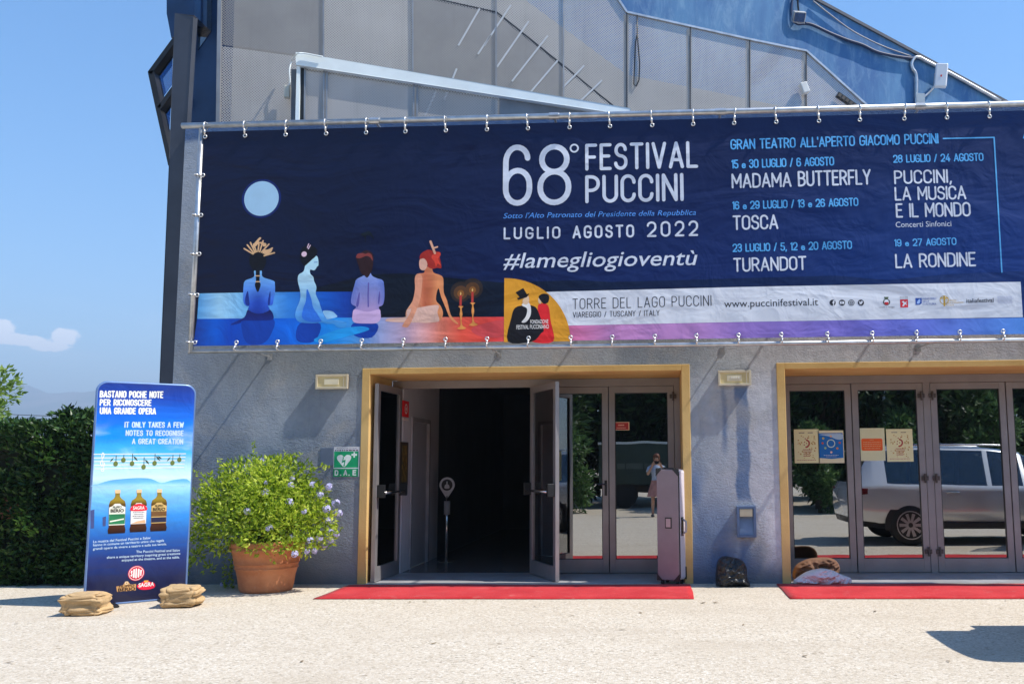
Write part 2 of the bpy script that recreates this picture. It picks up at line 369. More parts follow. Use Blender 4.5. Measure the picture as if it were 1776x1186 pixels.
def perforated(name, c, hole=.34, scale=24.):
    """perforated sheet: staggered round holes really let light through"""
    m, nt, N, L, b = nodes(name); v = objvec(N)
    sp = N.new('ShaderNodeSeparateXYZ'); L.new(v, sp.inputs[0])
    a = mth(N, L, 'MULTIPLY', mth(N, L, 'ADD', sp.outputs[0], sp.outputs[2]), scale); d = mth(N, L, 'MULTIPLY', mth(N, L, 'SUBTRACT', sp.outputs[0], sp.outputs[2]), scale)
    fa = mth(N, L, 'SUBTRACT', mth(N, L, 'FRACT', a), .5); fd = mth(N, L, 'SUBTRACT', mth(N, L, 'FRACT', d), .5)
    r2 = mth(N, L, 'ADD', mth(N, L, 'MULTIPLY', fa, fa), mth(N, L, 'MULTIPLY', fd, fd))
    hm = mth(N, L, 'LESS_THAN', r2, hole/math.pi)
    n1 = noise_n(N, L, v, 1.1, 4); oi = N.new('ShaderNodeObjectInfo')
    col = mixc(N, L, rng(N, L, n1, .3, .7), tuple(x*.86 for x in c)+(1,), tuple(c)+(1,))
    col = mixc(N, L, mth(N, L, 'MULTIPLY', oi.outputs['Random'], .30), col, tuple(x*.55 for x in c)+(1,))
    dr = N.new('ShaderNodeMapping'); L.new(v, dr.inputs[0]); dr.inputs['Scale'].default_value = (7, 7, .5)
    col = mixc(N, L, rng(N, L, noise_n(N, L, dr.outputs[0], 1.2, 5, .6), .5, .8, 0, .4), col, tuple(x*.6 for x in c)+(1,))
    L.new(col, b.inputs['Base Color']); b.inputs['Roughness'].default_value = .5; b.inputs['Metallic'].default_value = .25
    t = N.new('ShaderNodeBsdfTransparent'); mx = N.new('ShaderNodeMixShader'); L.new(hm, mx.inputs[0]); L.new(b.outputs[0], mx.inputs[1]); L.new(t.outputs[0], mx.inputs[2])
    L.new(mx.outputs[0], N['Material Output'].inputs[0]); return m

M_STUCCO = stucco(); M_OCHRE = ochre(); M_PAVE = paving(); M_BLUE = blue_render()
M_MESH = perforated('perforated_sheet', (.60, .555, .505), .36, 26.); M_MESHD = perforated('perforated_sheet_dark', (.40, .375, .35), .38, 26.); M_MESHF = perforated('perforated_sheet_front', (.54, .51, .48), .33, 26.)
M_ALU = mat('anodised_aluminium', (.33, .31, .31), .38, .45, .08, 3, 120, .05)
M_GALV = mat('galvanised_pipe', (.55, .56, .57), .38, .8, .15, 8)
M_WHITEP = mat('white_painted_steel', (.84, .89, .86), .45, 0, .04, 3)
M_SLATE = mat('slate_cladding', (.050, .058, .078), .5, .1, .15, 2, 14, .12)
M_NAVY = mat('navy_cladding', (.010, .035, .10), .3, .1, .25, 1.5)
M_BLACK = mat('black_plastic', (.012, .012, .013), .4, 0, .1)
M_CONC = mat('grey_concrete', (.33, .32, .31), .85, 0, .15, 2, 30, .3)
M_STEEL = mat('bright_steel', (.75, .74, .72), .22, 1, .05)
M_GLASS = glass_mat('door_glass', (.30, .34, .32), .36)
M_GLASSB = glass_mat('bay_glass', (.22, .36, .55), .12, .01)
M_WHITE = mat('white_plaster', (.66, .63, .64), .8, 0, .06, 2)
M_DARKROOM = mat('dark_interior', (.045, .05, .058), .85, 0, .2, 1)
M_WHITEINK = ink('white_ink', 214, 218, 232); M_SKYINK = ink('sky_blue_ink', 92, 172, 228); M_DARKINK = ink('dark_ink', 34, 34, 42)

# ------------------------------------------------------------------ setting: ground, hills, haze
g = MB().add([(-3000, -2500, 0), (3000, -2500, 0), (3000, 5200, 0), (-3000, 5200, 0)], [(0, 1, 2, 3)])
tag(g.build('ground', M_PAVE), kind='structure')
def hills():
    m, nt, N, L, b = nodes('hill_slopes'); v = objvec(N)
    n1 = noise_n(N, L, v, .004, 6, .6)
    L.new(mixc(N, L, rng(N, L, n1, .4, .65), (.05, .075, .035, 1), (.20, .17, .13, 1)), b.inputs['Base Color']); b.inputs['Roughness'].default_value = .95
    mb = MB(); nx, ny = 150, 26; vs = []
    Y0, Y1 = 3000, 4800
    for j in range(ny):
        t = j/(ny-1)
        for i in range(nx):
            x = -4800 + i*(4300/(nx-1)); y = Y0+(Y1-Y0)*t                                    # slow fall of the ridge to the east
            ridge = min(400, 372 + (-2900-x)*.11) + 55*noise.noise(Vector((x*.0022, 0, 3)))+22*noise.noise(Vector((x*.009, 0, 9)))
            prof = math.sin(min(1, t/.62)*math.pi/2)**1.2 if t < .62 else math.cos((t-.62)/.38*math.pi/2)
            z = max(-2, ridge*prof*(1+.35*noise.noise(Vector((x*.003, y*.003, 1)))*(1-prof*.8)))
            vs.append((x, y, z))
    mb.add(vs, [(j*nx+i, j*nx+i+1, (j+1)*nx+i+1, (j+1)*nx+i) for j in range(ny-1) for i in range(nx-1)])
    tag(mb.build('hills', m, smooth=True), kind='structure')
hills()
def haze(density=5e-4):
    m = bpy.data.materials.new('haze_air'); m.use_nodes = True; N = m.node_tree.nodes; N.clear()
    o = N.new('ShaderNodeOutputMaterial'); p = N.new('ShaderNodeVolumePrincipled'); p.inputs['Density'].default_value = density
    p.inputs['Color'].default_value = (.66, .82, 1, 1); p.inputs['Anisotropy'].default_value = .1
    m.node_tree.links.new(p.outputs[0], o.inputs['Volume'])
    mb = MB().box(-5200, 3100, -2600, 5300, -3, 480)
    tag(mb.build('haze', m), kind='stuff')
USE_HAZE = True
if USE_HAZE: haze()

# ------------------------------------------------------------------ theatre building
bld = thing('theatre_building', 'grey blue stuccoed theatre with two ochre framed entrances and a mesh clad stair above', 'building', (0, 0, 0))
XL, XR, ZT = -6.14, 7.4, 5.86
OL = (-3.69, .415); OR = (1.485, 7.2); ZH = 2.655; DP = .95; JW = .10
mb = MB()
for x0, x1, z0, z1 in ((XL, OL[0], 0, ZH), (OL[1], OR[0], 0, ZH), (OR[1], XR, 0, ZH), (XL, XR, ZH, ZT)):
    mb.box(x0, x1, 0, DP+.05, z0, z1)
mb.build('facade_wall', M_STUCCO, bld)
for (x0, x1) in (OL, OR):
    mb = MB().box(x0-.002, x0+JW, -.012, DP, .0, ZH).box(x1-JW, x1+.002, -.012, DP, 0, ZH).box(x0+JW, x1-JW, -.012, DP, ZH-.075, ZH)
    mb.build('door_surround', M_OCHRE, bld, bevel=.006)
M_THR = mat('threshold_stone', (.36, .36, .37), .35, 0, .15, 3)
for (x0, x1) in (OL, OR):
    MB().box(x0+JW, x1-JW, -.015, DP+.10, -.05, .008).build('threshold', M_THR, bld)
# inside
M_FLOOR = mat('polished_floor', (.16, .155, .155), .22, 0, .15, 2)
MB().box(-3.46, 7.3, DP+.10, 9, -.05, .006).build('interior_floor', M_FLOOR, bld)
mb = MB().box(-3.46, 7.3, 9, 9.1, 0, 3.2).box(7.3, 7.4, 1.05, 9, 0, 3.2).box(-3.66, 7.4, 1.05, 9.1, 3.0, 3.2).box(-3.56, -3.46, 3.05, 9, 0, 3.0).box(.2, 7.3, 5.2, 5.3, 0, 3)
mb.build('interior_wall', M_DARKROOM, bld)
MB().box(-3.56, -3.46, 1.05, 1.50, 0, 3.0).box(-3.56, -3.46, 2.45, 3.05, 0, 3.0).box(-3.56, -3.46, 1.50, 2.45, 2.08, 3).build('side_wall', M_WHITE, bld)
idr = MB().box(-3.52, -3.49, 1.52, 2.43, .01, 2.06).build('interior_door', mat('door_leaf_grey', (.50, .48, .49), .5, 0, .03), bld)
MB().box(-3.53, -3.445, 1.47, 1.52, 0, 2.12).box(-3.53, -3.445, 2.43, 2.49, 0, 2.12).box(-3.53, -3.445, 1.52, 2.43, 2.06, 2.12).build('door_casing', mat('casing_grey', (.42, .40, .41), .5), idr)
# upper works stand turned a few degrees towards the sun side
_c, _s = math.cos(R(11)), math.sin(R(11))
UP = Plane((-4.0, 2.2, 0), (_c, _s, 0)); MS = Plane((-5.45, .82, 0), (_c, _s, 0)); FL = Plane((-5.45, 1.75, 0), (_c, _s, 0)); LS = Plane((-4.5, .55, 0), (_c, _s, 0))
def pprism(mb, pl, uv, d0, d1):
    """outline on a plane, from depth d0 to d1 behind it"""
    n = len(uv); tr = tessellate_polygon([[Vector((u, v, 0)) for u, v in uv]])
    return mb.add([pl.P(u, v, -d0) for u, v in uv]+[pl.P(u, v, -d1) for u, v in uv], [tuple(t) for t in tr]+[tuple(n+i for i in reversed(t)) for t in tr]+[(i, (i+1) % n, n+(i+1) % n, n+i) for i in range(n)])
def PP(pl, *pts): return [pl.uv(*p) for p in pts]
pprism(MB(), UP, PP(UP, (560, -240), (1000, -240), (1410, 0), (1748, 182), (1748, 262), (560, 262)), 0, .35).build('upper_wall', M_BLUE, bld)
q = PP(UP, (1000, -240), (1410, 0), (1748, 182))
mb = MB()
for (a, b) in ((q[0], q[1]), (q[1], q[2])):
    n = Vector((-(b[1]-a[1]), b[0]-a[0])).normalized()*.05
    pprism(mb, UP, [a, b, (b[0]+n.x, b[1]+n.y), (a[0]+n.x, a[1]+n.y)], -.035, .40)
mb.build('roof_edge', mat('lead_flashing', (.13, .13, .14), .5, .4), bld)
MB().box(XL+.3, XR, .9, 5.2, 5.55, 5.68).build('terrace_slab', M_CONC, bld)
# stair enclosure: concrete flank behind, mesh in front
pprism(MB(), FL, PP(FL, (384, -240), (560, -240), (905, -4), (1087, 130), (1250, 162), (1380, 190), (1380, 240), (384, 240)), 0, .3).build('stair_flank', M_CONC, bld)
TB = 232
def mesh_panel(pts, pl=MS, m=M_MESH, name='mesh_panel', gap=1.2, w=0):
    cx = sum(p[0] for p in pts)/len(pts)
    return MB().art(pl, [pl.uv(x + (gap if x < cx else -gap), yy) for x, yy in pts], w).build(name, m, bld)
for pts in ([(384, -140), (561, -140), (561, 102), (384, 78)], [(384, 80.5), (561, 104.5), (561, TB), (381, TB)], [(561, -140), (715, -140), (716, TB), (561, TB)],
            [(715, -140), (860, -140), (860, 20), (767, 0), (715, -12)], [(715, -10), (767, 2), (860, 22.5), (860, TB), (716, TB)], [(860, -140), (976, -140), (976.5, 111), (860, 19)],
            [(860, 23), (976, 115), (976, TB), (860, TB)], [(976.5, -140), (980, -140), (1087, 23), (1087, 200), (976.5, 112)], [(976.5, 116), (1087, 204), (1087, TB), (976, TB)],
            [(1087, 23), (1197, 48), (1197, TB), (1087, TB)], [(1197, 48), (1300, 70), (1300, TB), (1197, TB)], [(1300, 70), (1398, 90), (1398, TB), (1300, TB)], [(1398, 90), (1520, 200), (1545, TB), (1398, TB)]):
    mesh_panel(pts, MS, M_MESHD if pts[0] in ((384, -140), (860, 23)) or (715, -10) == pts[0] else M_MESH)  # a few panels take the darker sheet tone
def bar(parent, pts, pl, w, d0, d1, m, name):
    mb = MB()
    for a, b in zip(pts[:-1], pts[1:]):
        A = Vector(pl.uv(*a)); B = Vector(pl.uv(*b)); n = Vector((-(B-A).y, (B-A).x)).normalized()*w/2
        pprism(mb, pl, [tuple(A-n), tuple(B-n), tuple(B+n), tuple(A+n)], d0, d1)
    return mb.build(name, m, parent)
M_RAILD = mat('dark_frame_steel', (.06, .06, .065), .5, .5)
bar(bld, [(715, -11), (767, 1), (860, 21), (1068, 188)], MS, .035, .005, .035, M_RAILD, 'stair_rail')
bar(bld, [(980, -140), (1087, 22.5), (1300, 69.5), (1398, 89.5), (1520, 199)], MS, .030, -.03, .02, M_GALV, 'screen_coping')
M_POST = mat('screen_post', (.33, .33, .335), .45, .5)
for x, y0 in ((561, -140), (715.5, -140), (860, -140), (976.5, -140)):
    bar(bld, [(x, y0), (x+1, 234)], MS, .022, -.022, -.003, M_POST, 'screen_post')
for x, y0 in ((1087, 23), (1197, 48), (1300, 70), (1398, 90)):
    bar(bld, [(x, y0), (x, 234)], MS, .075, .05, .10, M_POST, 'screen_post')
    bar(bld, [(x, y0), (x, 234)], MS, .014, -.012, -.003, M_RAILD, 'seam_strip')
bar(bld, [(384.5, -140), (379.5, 234)], MS, .05, -.06, -.004, M_POST, 'screen_post')
M_SUNSTREAK = mat('sun_streak_paint', (.56, .57, .58), .4, 0, .03)  # streaks of sunlight on the stair, modelled as pale bars
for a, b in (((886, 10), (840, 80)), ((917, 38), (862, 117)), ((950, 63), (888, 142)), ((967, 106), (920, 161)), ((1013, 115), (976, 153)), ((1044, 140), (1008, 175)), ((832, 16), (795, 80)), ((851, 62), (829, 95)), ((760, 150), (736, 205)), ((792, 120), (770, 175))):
    bar(bld, [a, b], MS, .024, -.016, -.006, M_SUNSTREAK, 'sun_streak')
# lower screen under the white string beam
pprism(MB(), LS, PP(LS, (515, 95), (1092, 191), (1092, 204), (1050, 197), (515, 116)), -.06, .08).build('string_beam', M_WHITEP, bld, bevel=.006)
pprism(MB(), LS, PP(LS, (515.5, 117), (521.5, 117), (519, 236), (512.5, 236)), -.04, .06).build('beam_post', M_WHITEP, bld)
pprism(MB(), LS, PP(LS, (503, 116), (515, 116), (512, 236), (502, 236)), .08, .30).build('rear_post', mat('post_dark_grey', (.14, .14, .15), .6), bld)  # dark grey post set behind the white one
pprism(MB(), LS, PP(LS, (521, 116), (527, 116), (526, 236), (519, 236)), .02, .04).build('dark_joint', M_BLACK, bld)
for pts in ([(527, 116), (562, 122), (562, TB), (526, TB)], [(562, 122), (720, 147), (720, TB), (562, TB)], [(720, 147), (865, 170), (865, TB), (720, TB)]):
    mesh_panel(pts, LS, M_MESHF, 'mesh_panel', .9, -.02)
pprism(MB(), LS, PP(LS, (866, 170), (1052, 199), (1052, 236), (866, 236)), .02, .05).build('closing_plate', mat('plate_grey', (.24, .24, .245), .6), bld)
for x, y0 in ((529, 117), (562, 122), (567, 122), (718, 146), (724, 146)):
    bar(bld, [(x, y0), (x-1, 236)], LS, .022, -.005, .012, M_POST, 'screen_post')
# left corner: slate pier, navy cladding, facetted glass bay
MB().prism([at(x, y, .1) for x, y in ((274.5, 1012), (302, 1012), (303, 660), (320, 292), (336, 28), (304, 24), (293, 292), (277, 660))], .1, .19).build('corner_pier', M_SLATE, bld, bevel=.01)
MB().prism([at(x, y, .75) for x, y in ((320, 228), (324, 216), (336, -140), (390, -140), (386, 0), (379, 228))], .86, 1.1).build('navy_panel', M_NAVY, bld)
MB().prism([at(x, y, .75) for x, y in ((339, -80), (362, -80), (361, 48), (337, 82))], .845, .86).build('glass_panel', M_GLASSB, bld)  # pale glass stands in for a sunlit patch on the navy wall
bay = MB().prism([at(x, y, .5) for x, y in ((289, -140), (340, -140), (337, 27), (304, 24), (302, 64), (297, 66), (289, 24))], .5, .9).build('upper_bay', M_NAVY, bld)
fr = [at(x, y, .6) for x, y in ((303, 64), (257.5, 126), (271, 189), (293, 287), (294, 270), (300, 100))]
b0 = MB()
for a, b, w in (((303, 64), (257.5, 126), 9), ((257.5, 126), (271, 189), 11), ((271, 189), (293, 288), 8), ((274, 187), (302, 148), 8)):
    A = Vector(at(*a, .6)); B = Vector(at(*b, .6)); d = (B-A).normalized(); n = Vector((-d.y, d.x))
    if n.x < 0: n = -n
    n *= w*.0075
    b0.prism([tuple(A), tuple(B), tuple(B+n), tuple(A+n)],   .58, .74)
bw = b0.build('bay_frame', mat('bronze_frame', (.030, .028, .028), .4, .4), bld)
MB().prism([at(x, y, .75) for x, y in ((262, 128), (303, 72), (301, 150), (275, 186))], .70, .71).build('glass_panel', M_GLASSB, bw)
MB().prism([at(x, y, .75) for x, y in ((275, 189), (301, 153), (297, 222), (293, 275))], .70, .71).build('glass_panel', M_GLASSB, bw)

# ------------------------------------------------------------------ doors
DF = FP(DP)
def leaf(hx, w, ang, side, pair_bar=True, handle=False, z1=2.47, name='door', hy=DP):
    """door leaf hinged at x = hx; side = +1 leaf runs to +X when shut; ang = degrees swung outwards"""
    a = R(ang); d = Vector((math.cos(a)*side, -math.sin(a), 0)); p = Plane((hx, hy, 0), d if side > 0 else -d)
    sgn = 1 if side > 0 else -1
    def sl(mb, u0, u1, v0, v1, w0, w1):
        if sgn < 0: u0, u1 = -u1, -u0
        return mb.slab(p, u0, u1, v0, v1, w0, w1)
    st, tr, br = .085, .085, .175; g = .004; t0, t1 = -.052, .0
    mb = MB(); sl(mb, g, st, .015, z1, t0, t1); sl(mb, w-st, w-g, .015, z1, t0, t1); sl(mb, st, w-st, .015, .015+br, t0, t1); sl(mb, st, w-st, z1-tr, z1, t0, t1)
    d_ = mb.build(name, M_ALU, bld, bevel=.003)
    mb = MB(); sl(mb, st, w-st, .015+br, z1-tr, -.030, -.022); mb.build('glass_pane', M_GLASS, d_)
    mb = MB()
    for u0, u1, v0, v1 in ((st, st+.008, .19, z1-tr), (w-st-.008, w-st, .19, z1-tr), (st, w-st, .19, .198), (st, w-st, z1-tr-.008, z1-tr)): sl(mb, u0, u1, v0, v1, -.021, -.004)
    mb.build('glazing_bead', M_BLACK, d_)
    if pair_bar:                                        # push bar on the inner face
        mb = MB(); A = p.P(sgn*.05, 1.10, -.13); B = p.P(sgn*(w-.05), 1.10, -.13); mb.tube([A, B], .016, 10)
        hb = mb.build('push_bar', M_STEEL, d_, smooth=True)
        for e0, e1 in ((.012, .065), (w-.065, w-.012)):
            mb = MB(); sl(mb, e0, e1, 1.04, 1.20, -.15, -.054); mb.build('bar_bracket', M_BLACK, hb, bevel=.006)
    if handle:
        mb = MB(); u = w-.04; sl(mb, u-.017, u+.017, 1.02, 1.22, .001, .012); mb.tube([p.P(sgn*u, 1.17, .01), p.P(sgn*u, 1.17, .05), p.P(sgn*(u-.10), 1.165, .052)], .009, 8)
        mb.build('handle', M_BLACK, d_)
    return d_, p
def hinges(xs, parent, zs=(.28, 1.22, 2.30)):
    for z in zs:
        for x in xs:
            mb = MB(); mb.box(x-.045, x+.045, DP-.020, DP-.0015, z-.028, z+.028).tube([(x, DP-.026, z-.06), (x, DP-.026, z+.06)], .014, 8)
            mb.build('hinge', mat('hinge_bronze', (.10, .085, .08), .45, .5), parent, bevel=.002)
# frames round the leaves
mb = MB().box(-3.59, -3.505, DP, DP+.07, .008, 2.58).box(.238, .315, DP, DP+.07, .008, 2.58).box(-3.505, .238, DP, DP+.07, 2.475, 2.58).box(-1.68, -1.625, DP, DP+.07, .008, 2.475)
fl = mb.build('door_frame', M_ALU, bld, bevel=.003)
open_l, pol = leaf(-3.50, .90, 93, 1)
open_r, por = leaf(-1.655, .98, 117, -1)
shut_l, psl = leaf(-1.625, .98, 0, 1, handle=True)
shut_r, psr = leaf(.235, .878, 0, -1)
hinges((.225,), fl, (.35, 1.25, 2.33))
mb = MB().box(1.585, 1.687, DP, DP+.07, .008, 2.58).box(1.687, 7.1, DP, DP+.07, 2.475, 2.58).box(3.527, 3.618, DP, DP+.07, .008, 2.475).box(5.552, 5.638, DP, DP+.07, .008, 2.475)
fr_ = mb.build('door_frame', M_ALU, bld, bevel=.003)
leaf(1.69, .895, 0, 1); leaf(3.525, .935, 0, -1); leaf(3.62, .98, 0, 1); leaf(5.55, .945, 0, -1); leaf(5.64, .9, 0, 1)
hinges((3.50, 3.645), fr_)

# ------------------------------------------------------------------ lettering
def _f(*p): return ('p', p)
GL = {  # stroke letters on a unit-high grid: width, strokes; a third value on a point rounds that corner
 'A': (.56, [[(0, 0), (.28, 1), (.56, 0)], [(.085, .3), (.475, .3)]]),
 'B': (.5, [[(0, .53), (.46, .53, .2), (.46, 1, .22), (0, 1)], [(0, 0), (0, 1)], [(0, .53), (.5, .53, .22), (.5, 0, .24), (0, 0)]]),
 'C': (.5, [[(.5, .74), (.5, 1, .25), (0, 1, .25), (0, 0, .25), (.5, 0, .25), (.5, .26)]]),
 'D': (.52, [[(0, 0), (0, 1)], [(0, 1), (.52, 1, .27), (.52, 0, .27), (0, 0)]]),
 'E': (.42, [[(.42, 1), (0, 1)], [(0, 1), (0, 0)], [(0, 0), (.42, 0)], [(0, .53), (.36, .53)]]),
 'F': (.42, [[(.42, 1), (0, 1)], [(0, 1), (0, 0)], [(0, .5), (.36, .5)]]),
 'G': (.52, [[(.52, .76), (.52, 1, .26), (0, 1, .26), (0, 0, .26), (.52, 0, .26), (.52, .45)], [(.28, .45), (.52, .45)]]),
 'H': (.52, [[(0, 0), (0, 1)], [(.52, 0), (.52, 1)], [(0, .52), (.52, .52)]]),
 'I': (.0, [[(0, 0), (0, 1)]]),
 'K': (.5, [[(0, 0), (0, 1)], [(.5, 1), (0, .42)], [(.16, .6), (.5, 0)]]),
 'L': (.4, [[(0, 1), (0, 0)], [(0, 0), (.4, 0)]]),
 'M': (.64, [[(0, 0), (0, 1)], [(0, 1), (.32, .3)], [(.32, .3), (.64, 1)], [(.64, 1), (.64, 0)]]),
 'N': (.52, [[(0, 0), (0, 1)], [(0, 1), (.52, 0)], [(.52, 0), (.52, 1)]]),
 'O': (.52, [[(.26, 1), (.52, 1, .26), (.52, 0, .26), (0, 0, .26), (0, 1, .26), (.26, 1)]]),
 'P': (.48, [[(0, 0), (0, 1)], [(0, 1), (.48, 1, .25), (.48, .45, .25), (0, .45)]]),
 'R': (.5, [[(0, 0), (0, 1)], [(0, 1), (.48, 1, .25), (.48, .47, .25), (0, .47)], [(.25, .47), (.5, 0)]]),
 'S': (.48, [[(.46, .78), (.46, 1, .22), (.02, 1, .23), (.02, .54, .2), (.48, .50, .2), (.48, 0, .23), (0, 0, .22), (0, .22)]]),
 'T': (.5, [[(0, 1), (.5, 1)], [(.25, 1), (.25, 0)]]),
 'U': (.52, [[(0, 1), (0, 0, .26), (.52, 0, .26), (.52, 1)]]),
 'V': (.54, [[(0, 1), (.27, 0)], [(.27, 0), (.54, 1)]]),
 'W': (.78, [[(0, 1), (.19, 0)], [(.19, 0), (.39, .8)], [(.39, .8), (.59, 0)], [(.59, 0), (.78, 1)]]),
 'Y': (.52, [[(0, 1), (.26, .45)], [(.52, 1), (.26, .45)], [(.26, .45), (.26, 0)]]),
 'Z': (.48, [[(0, 1), (.48, 1)], [(.48, 1), (0, 0)], [(0, 0), (.48, 0)]]),
 '0': (.52, [[(.26, 1), (.52, 1, .26), (.52, 0, .26), (0, 0, .26), (0, 1, .26), (.26, 1)]]),
 '1': (.16, [[(0, .86), (.16, 1), (.16, 0)]]),
 '2': (.5, [[(0, .76), (0, 1, .25), (.5, 1, .25), (.5, .52, .1), (0, 0)], [(0, 0), (.5, 0)]]),
 '3': (.48, [[(0, .8), (0, 1, .22), (.46, 1, .22), (.46, .53, .2), (.18, .53)], [(.18, .53), (.48, .53, .22), (.48, 0, .24), (0, 0, .22), (0, .2)]]),
 '4': (.54, [[(.36, 1), (0, .26)], [(0, .26), (.54, .26)], [(.4, .55), (.4, 0)]]),
 '5': (.48, [[(.44, 1), (.04, 1)], [(.04, 1), (.03, .58)], [(.03, .58), (.48, .62, .24), (.48, 0, .24), (0, 0, .22), (0, .2)]]),
 '6': (.5, [[(.46, .80), (.46, 1, .22), (0, 1, .27), (0, .3)], [(.25, 0), (.5, 0, .25), (.5, .58, .25), (0, .58, .25), (0, 0, .25), (.25, 0)]]),
 '7': (.5, [[(0, 1), (.5, 1)], [(.5, 1), (.14, 0)]]),
 '8': (.52, [[(.26, .55), (.49, .55, .22), (.49, 1, .23), (.03, 1, .23), (.03, .55, .22), (.26, .55)], [(.26, .55), (.52, .55, .26), (.52, 0, .26), (0, 0, .26), (0, .55, .26), (.26, .55)]]),
 '9': (.5, [[(.04, .2), (.04, 0, .22), (.5, 0, .27), (.5, .7)], [(.25, 1), (.5, 1, .25), (.5, .42, .25), (0, .42, .25), (0, 1, .25), (.25, 1)]]),
 'e': (.40, [[(0, .27), (.40, .27)], [(.40, .27), (.40, .5, .2), (0, .5, .2), (0, 0, .2), (.38, 0, .15), (.40, .1)]]),
 '/': (.3, [[(0, -.02), (.3, 1)]]), "'": (.0, [[(0, 1.02), (0, .8)]]), ',': (.06, [[(.06, .04), (0, -.16)]]), '.': (.0, [[(0, 0), (0, .03)]]),
 ' ': (.26, []),
}
def fillet(pts, sx=1.):
    """polyline -> dense polyline with rounded corners; x scaled by sx"""
    out = []; n = len(pts); P = [Vector((p[0]*sx, p[1])) for p in pts]
    for i, p in enumerate(pts):
        r = p[2] if len(p) > 2 else 0
        if not r or i in (0, n-1): out.append(P[i]); continue
        a, b = (P[i-1]-P[i]), (P[i+1]-P[i])
        la = 1.0 if len(pts[i-1]) < 3 else .5; lb = 1.0 if len(pts[i+1]) < 3 else .5
        ra = min(r, a.length*la); rb = min(r, b.length*lb)
        A = P[i]+a.normalized()*ra; B = P[i]+b.normalized()*rb
        for k in range(7):
            t = k/6; w = .86                                 # rational quadratic: close to an ellipse arc
            d = (1-t)**2+2*w*t*(1-t)*.82+t*t
            out.append((A*(1-t)**2 + P[i]*(2*t*(1-t)*w*.82) + B*t*t)/((1-t)**2+2*t*(1-t)*w*.82+t*t))
    q = [out[0]]
    for p in out[1:]:
        if (p-q[-1]).length > 1e-4: q.append(p)
    return q
def ribbon(mb, pl, pts, hw, w, capn=5):
    """flat stroke with round ends"""
    L_, Rr = [], []; n = len(pts)
    closed = (pts[0]-pts[-1]).length < 1e-3 and n > 3
    for i, p in enumerate(pts):
        if closed: a, b = pts[i-1] if i > 0 else pts[-2], pts[i+1] if i < n-1 else pts[1]
        else: a, b = pts[max(0, i-1)], pts[min(n-1, i+1)]
        t = (b-a).normalized(); nn = Vector((-t.y, t.x))
        t1 = (p-a); k = 1.0
        if t1.length > 1e-6 and 0 < i < n-1: k = 1/max(.5, abs(Vector((-t1.normalized().y, t1.normalized().x)).dot(nn)))
        L_.append(p+nn*hw*k); Rr.append(p-nn*hw*k)
    vs = [pl.P(q.x, q.y, w) for q in L_]+[pl.P(q.x, q.y, w) for q in Rr]
    mb.add(vs, [(i, i+1, n+i+1, n+i) for i in range(n-1)])
    if not closed:
        for p, q in ((pts[0], pts[1]), (pts[-1], pts[-2])):
            d = (p-q).normalized(); a0 = math.atan2(d.y, d.x)
            fan = [p+Vector((math.cos(a0-math.pi/2+math.pi*k/capn), math.sin(a0-math.pi/2+math.pi*k/capn)))*hw for k in range(capn+1)]
            mb.add([pl.P(x.x, x.y, w) for x in fan], [tuple(range(capn+1))])
def stroke_text(mb, pl, s, p0, width, h, wt, w, track=.2, slope=0., shear=0., fit=True):
    """caps of height h, stroke weight wt (fraction of h), baseline from p0 over the given width"""
    tot = 0
    for i, ch in enumerate(s): tot += GL[ch][0]+(track if i < len(s)-1 else 0)
    hw = wt*h/2; sx = 1.
    if fit:
        gl = sum(GL[c][0] for c in s); sx = (width-2*hw)/(tot*h)
    x = hw; k = 0
    for ch in s:
        gw, st = GL[ch]
        for stroke in st:
            pts = fillet(stroke, sx)
            hh = h-2*hw
            # split at hard corners so that joins are round
            runs = [[pts[0]]]
            for i in range(1, len(pts)):
                runs[-1].append(pts[i])
                if i < len(pts)-1:
                    a = (pts[i]-pts[i-1]).normalized(); b = (pts[i+1]-pts[i]).normalized()
                    if a.dot(b) < .55: runs.append([pts[i]])
            for run in runs:
                q = []
                for p in run:
                    yy = hw + p.y*hh; xx = x + p.x*h
                    q.append(Vector((p0[0]+xx+shear*yy, p0[1]+yy+slope*xx)))
                ribbon(mb, pl, q, hw, w+.00006*(k % 4)); k += 1
        x += (gw+track)*h*sx
def type_text(mb, pl, s, p0, width, h, w, shear=0., bold=0., slope=0., space=1., align='L'):
    """built-in typeface turned into flat faces: x-height and widths fitted to the place of the words"""
    cu = bpy.data.curves.new('type', 'FONT'); cu.body = s; cu.size = 1; cu.shear = shear; cu.offset = bold; cu.space_character = space; cu.resolution_u = 3
    ob = bpy.data.objects.new('type', cu); COL.objects.link(ob)
    dg = bpy.context.evaluated_depsgraph_get(); me = bpy.data.meshes.new_from_object(ob.evaluated_get(dg))
    xs = [v.co.x for v in me.vertices]
    if xs:
        x0, x1 = min(xs), max(xs); sx = width/(x1-x0); sy = h/.73
        vs = []
        for v in me.vertices:
            X = (v.co.x-x0)*sx; vs.append(pl.P(p0[0]+X, p0[1]+v.co.y*sy+slope*X, w))
        mb.add(vs, [tuple(p.vertices) for p in me.polygons])
    bpy.data.objects.remove(ob); bpy.data.curves.remove(cu); bpy.data.meshes.remove(me)

def blocks(mb, pl, p0, width, h, w, seed=1):
    r = random.Random(seed); x = 0
    while x < width*.97:
        g = min(width-x, width*r.uniform(.05, .14)); mb.art(pl, [(p0[0]+x, p0[1]), (p0[0]+x+g, p0[1]), (p0[0]+x+g, p0[1]+h), (p0[0]+x, p0[1]+h)], w); x += g+width*.03
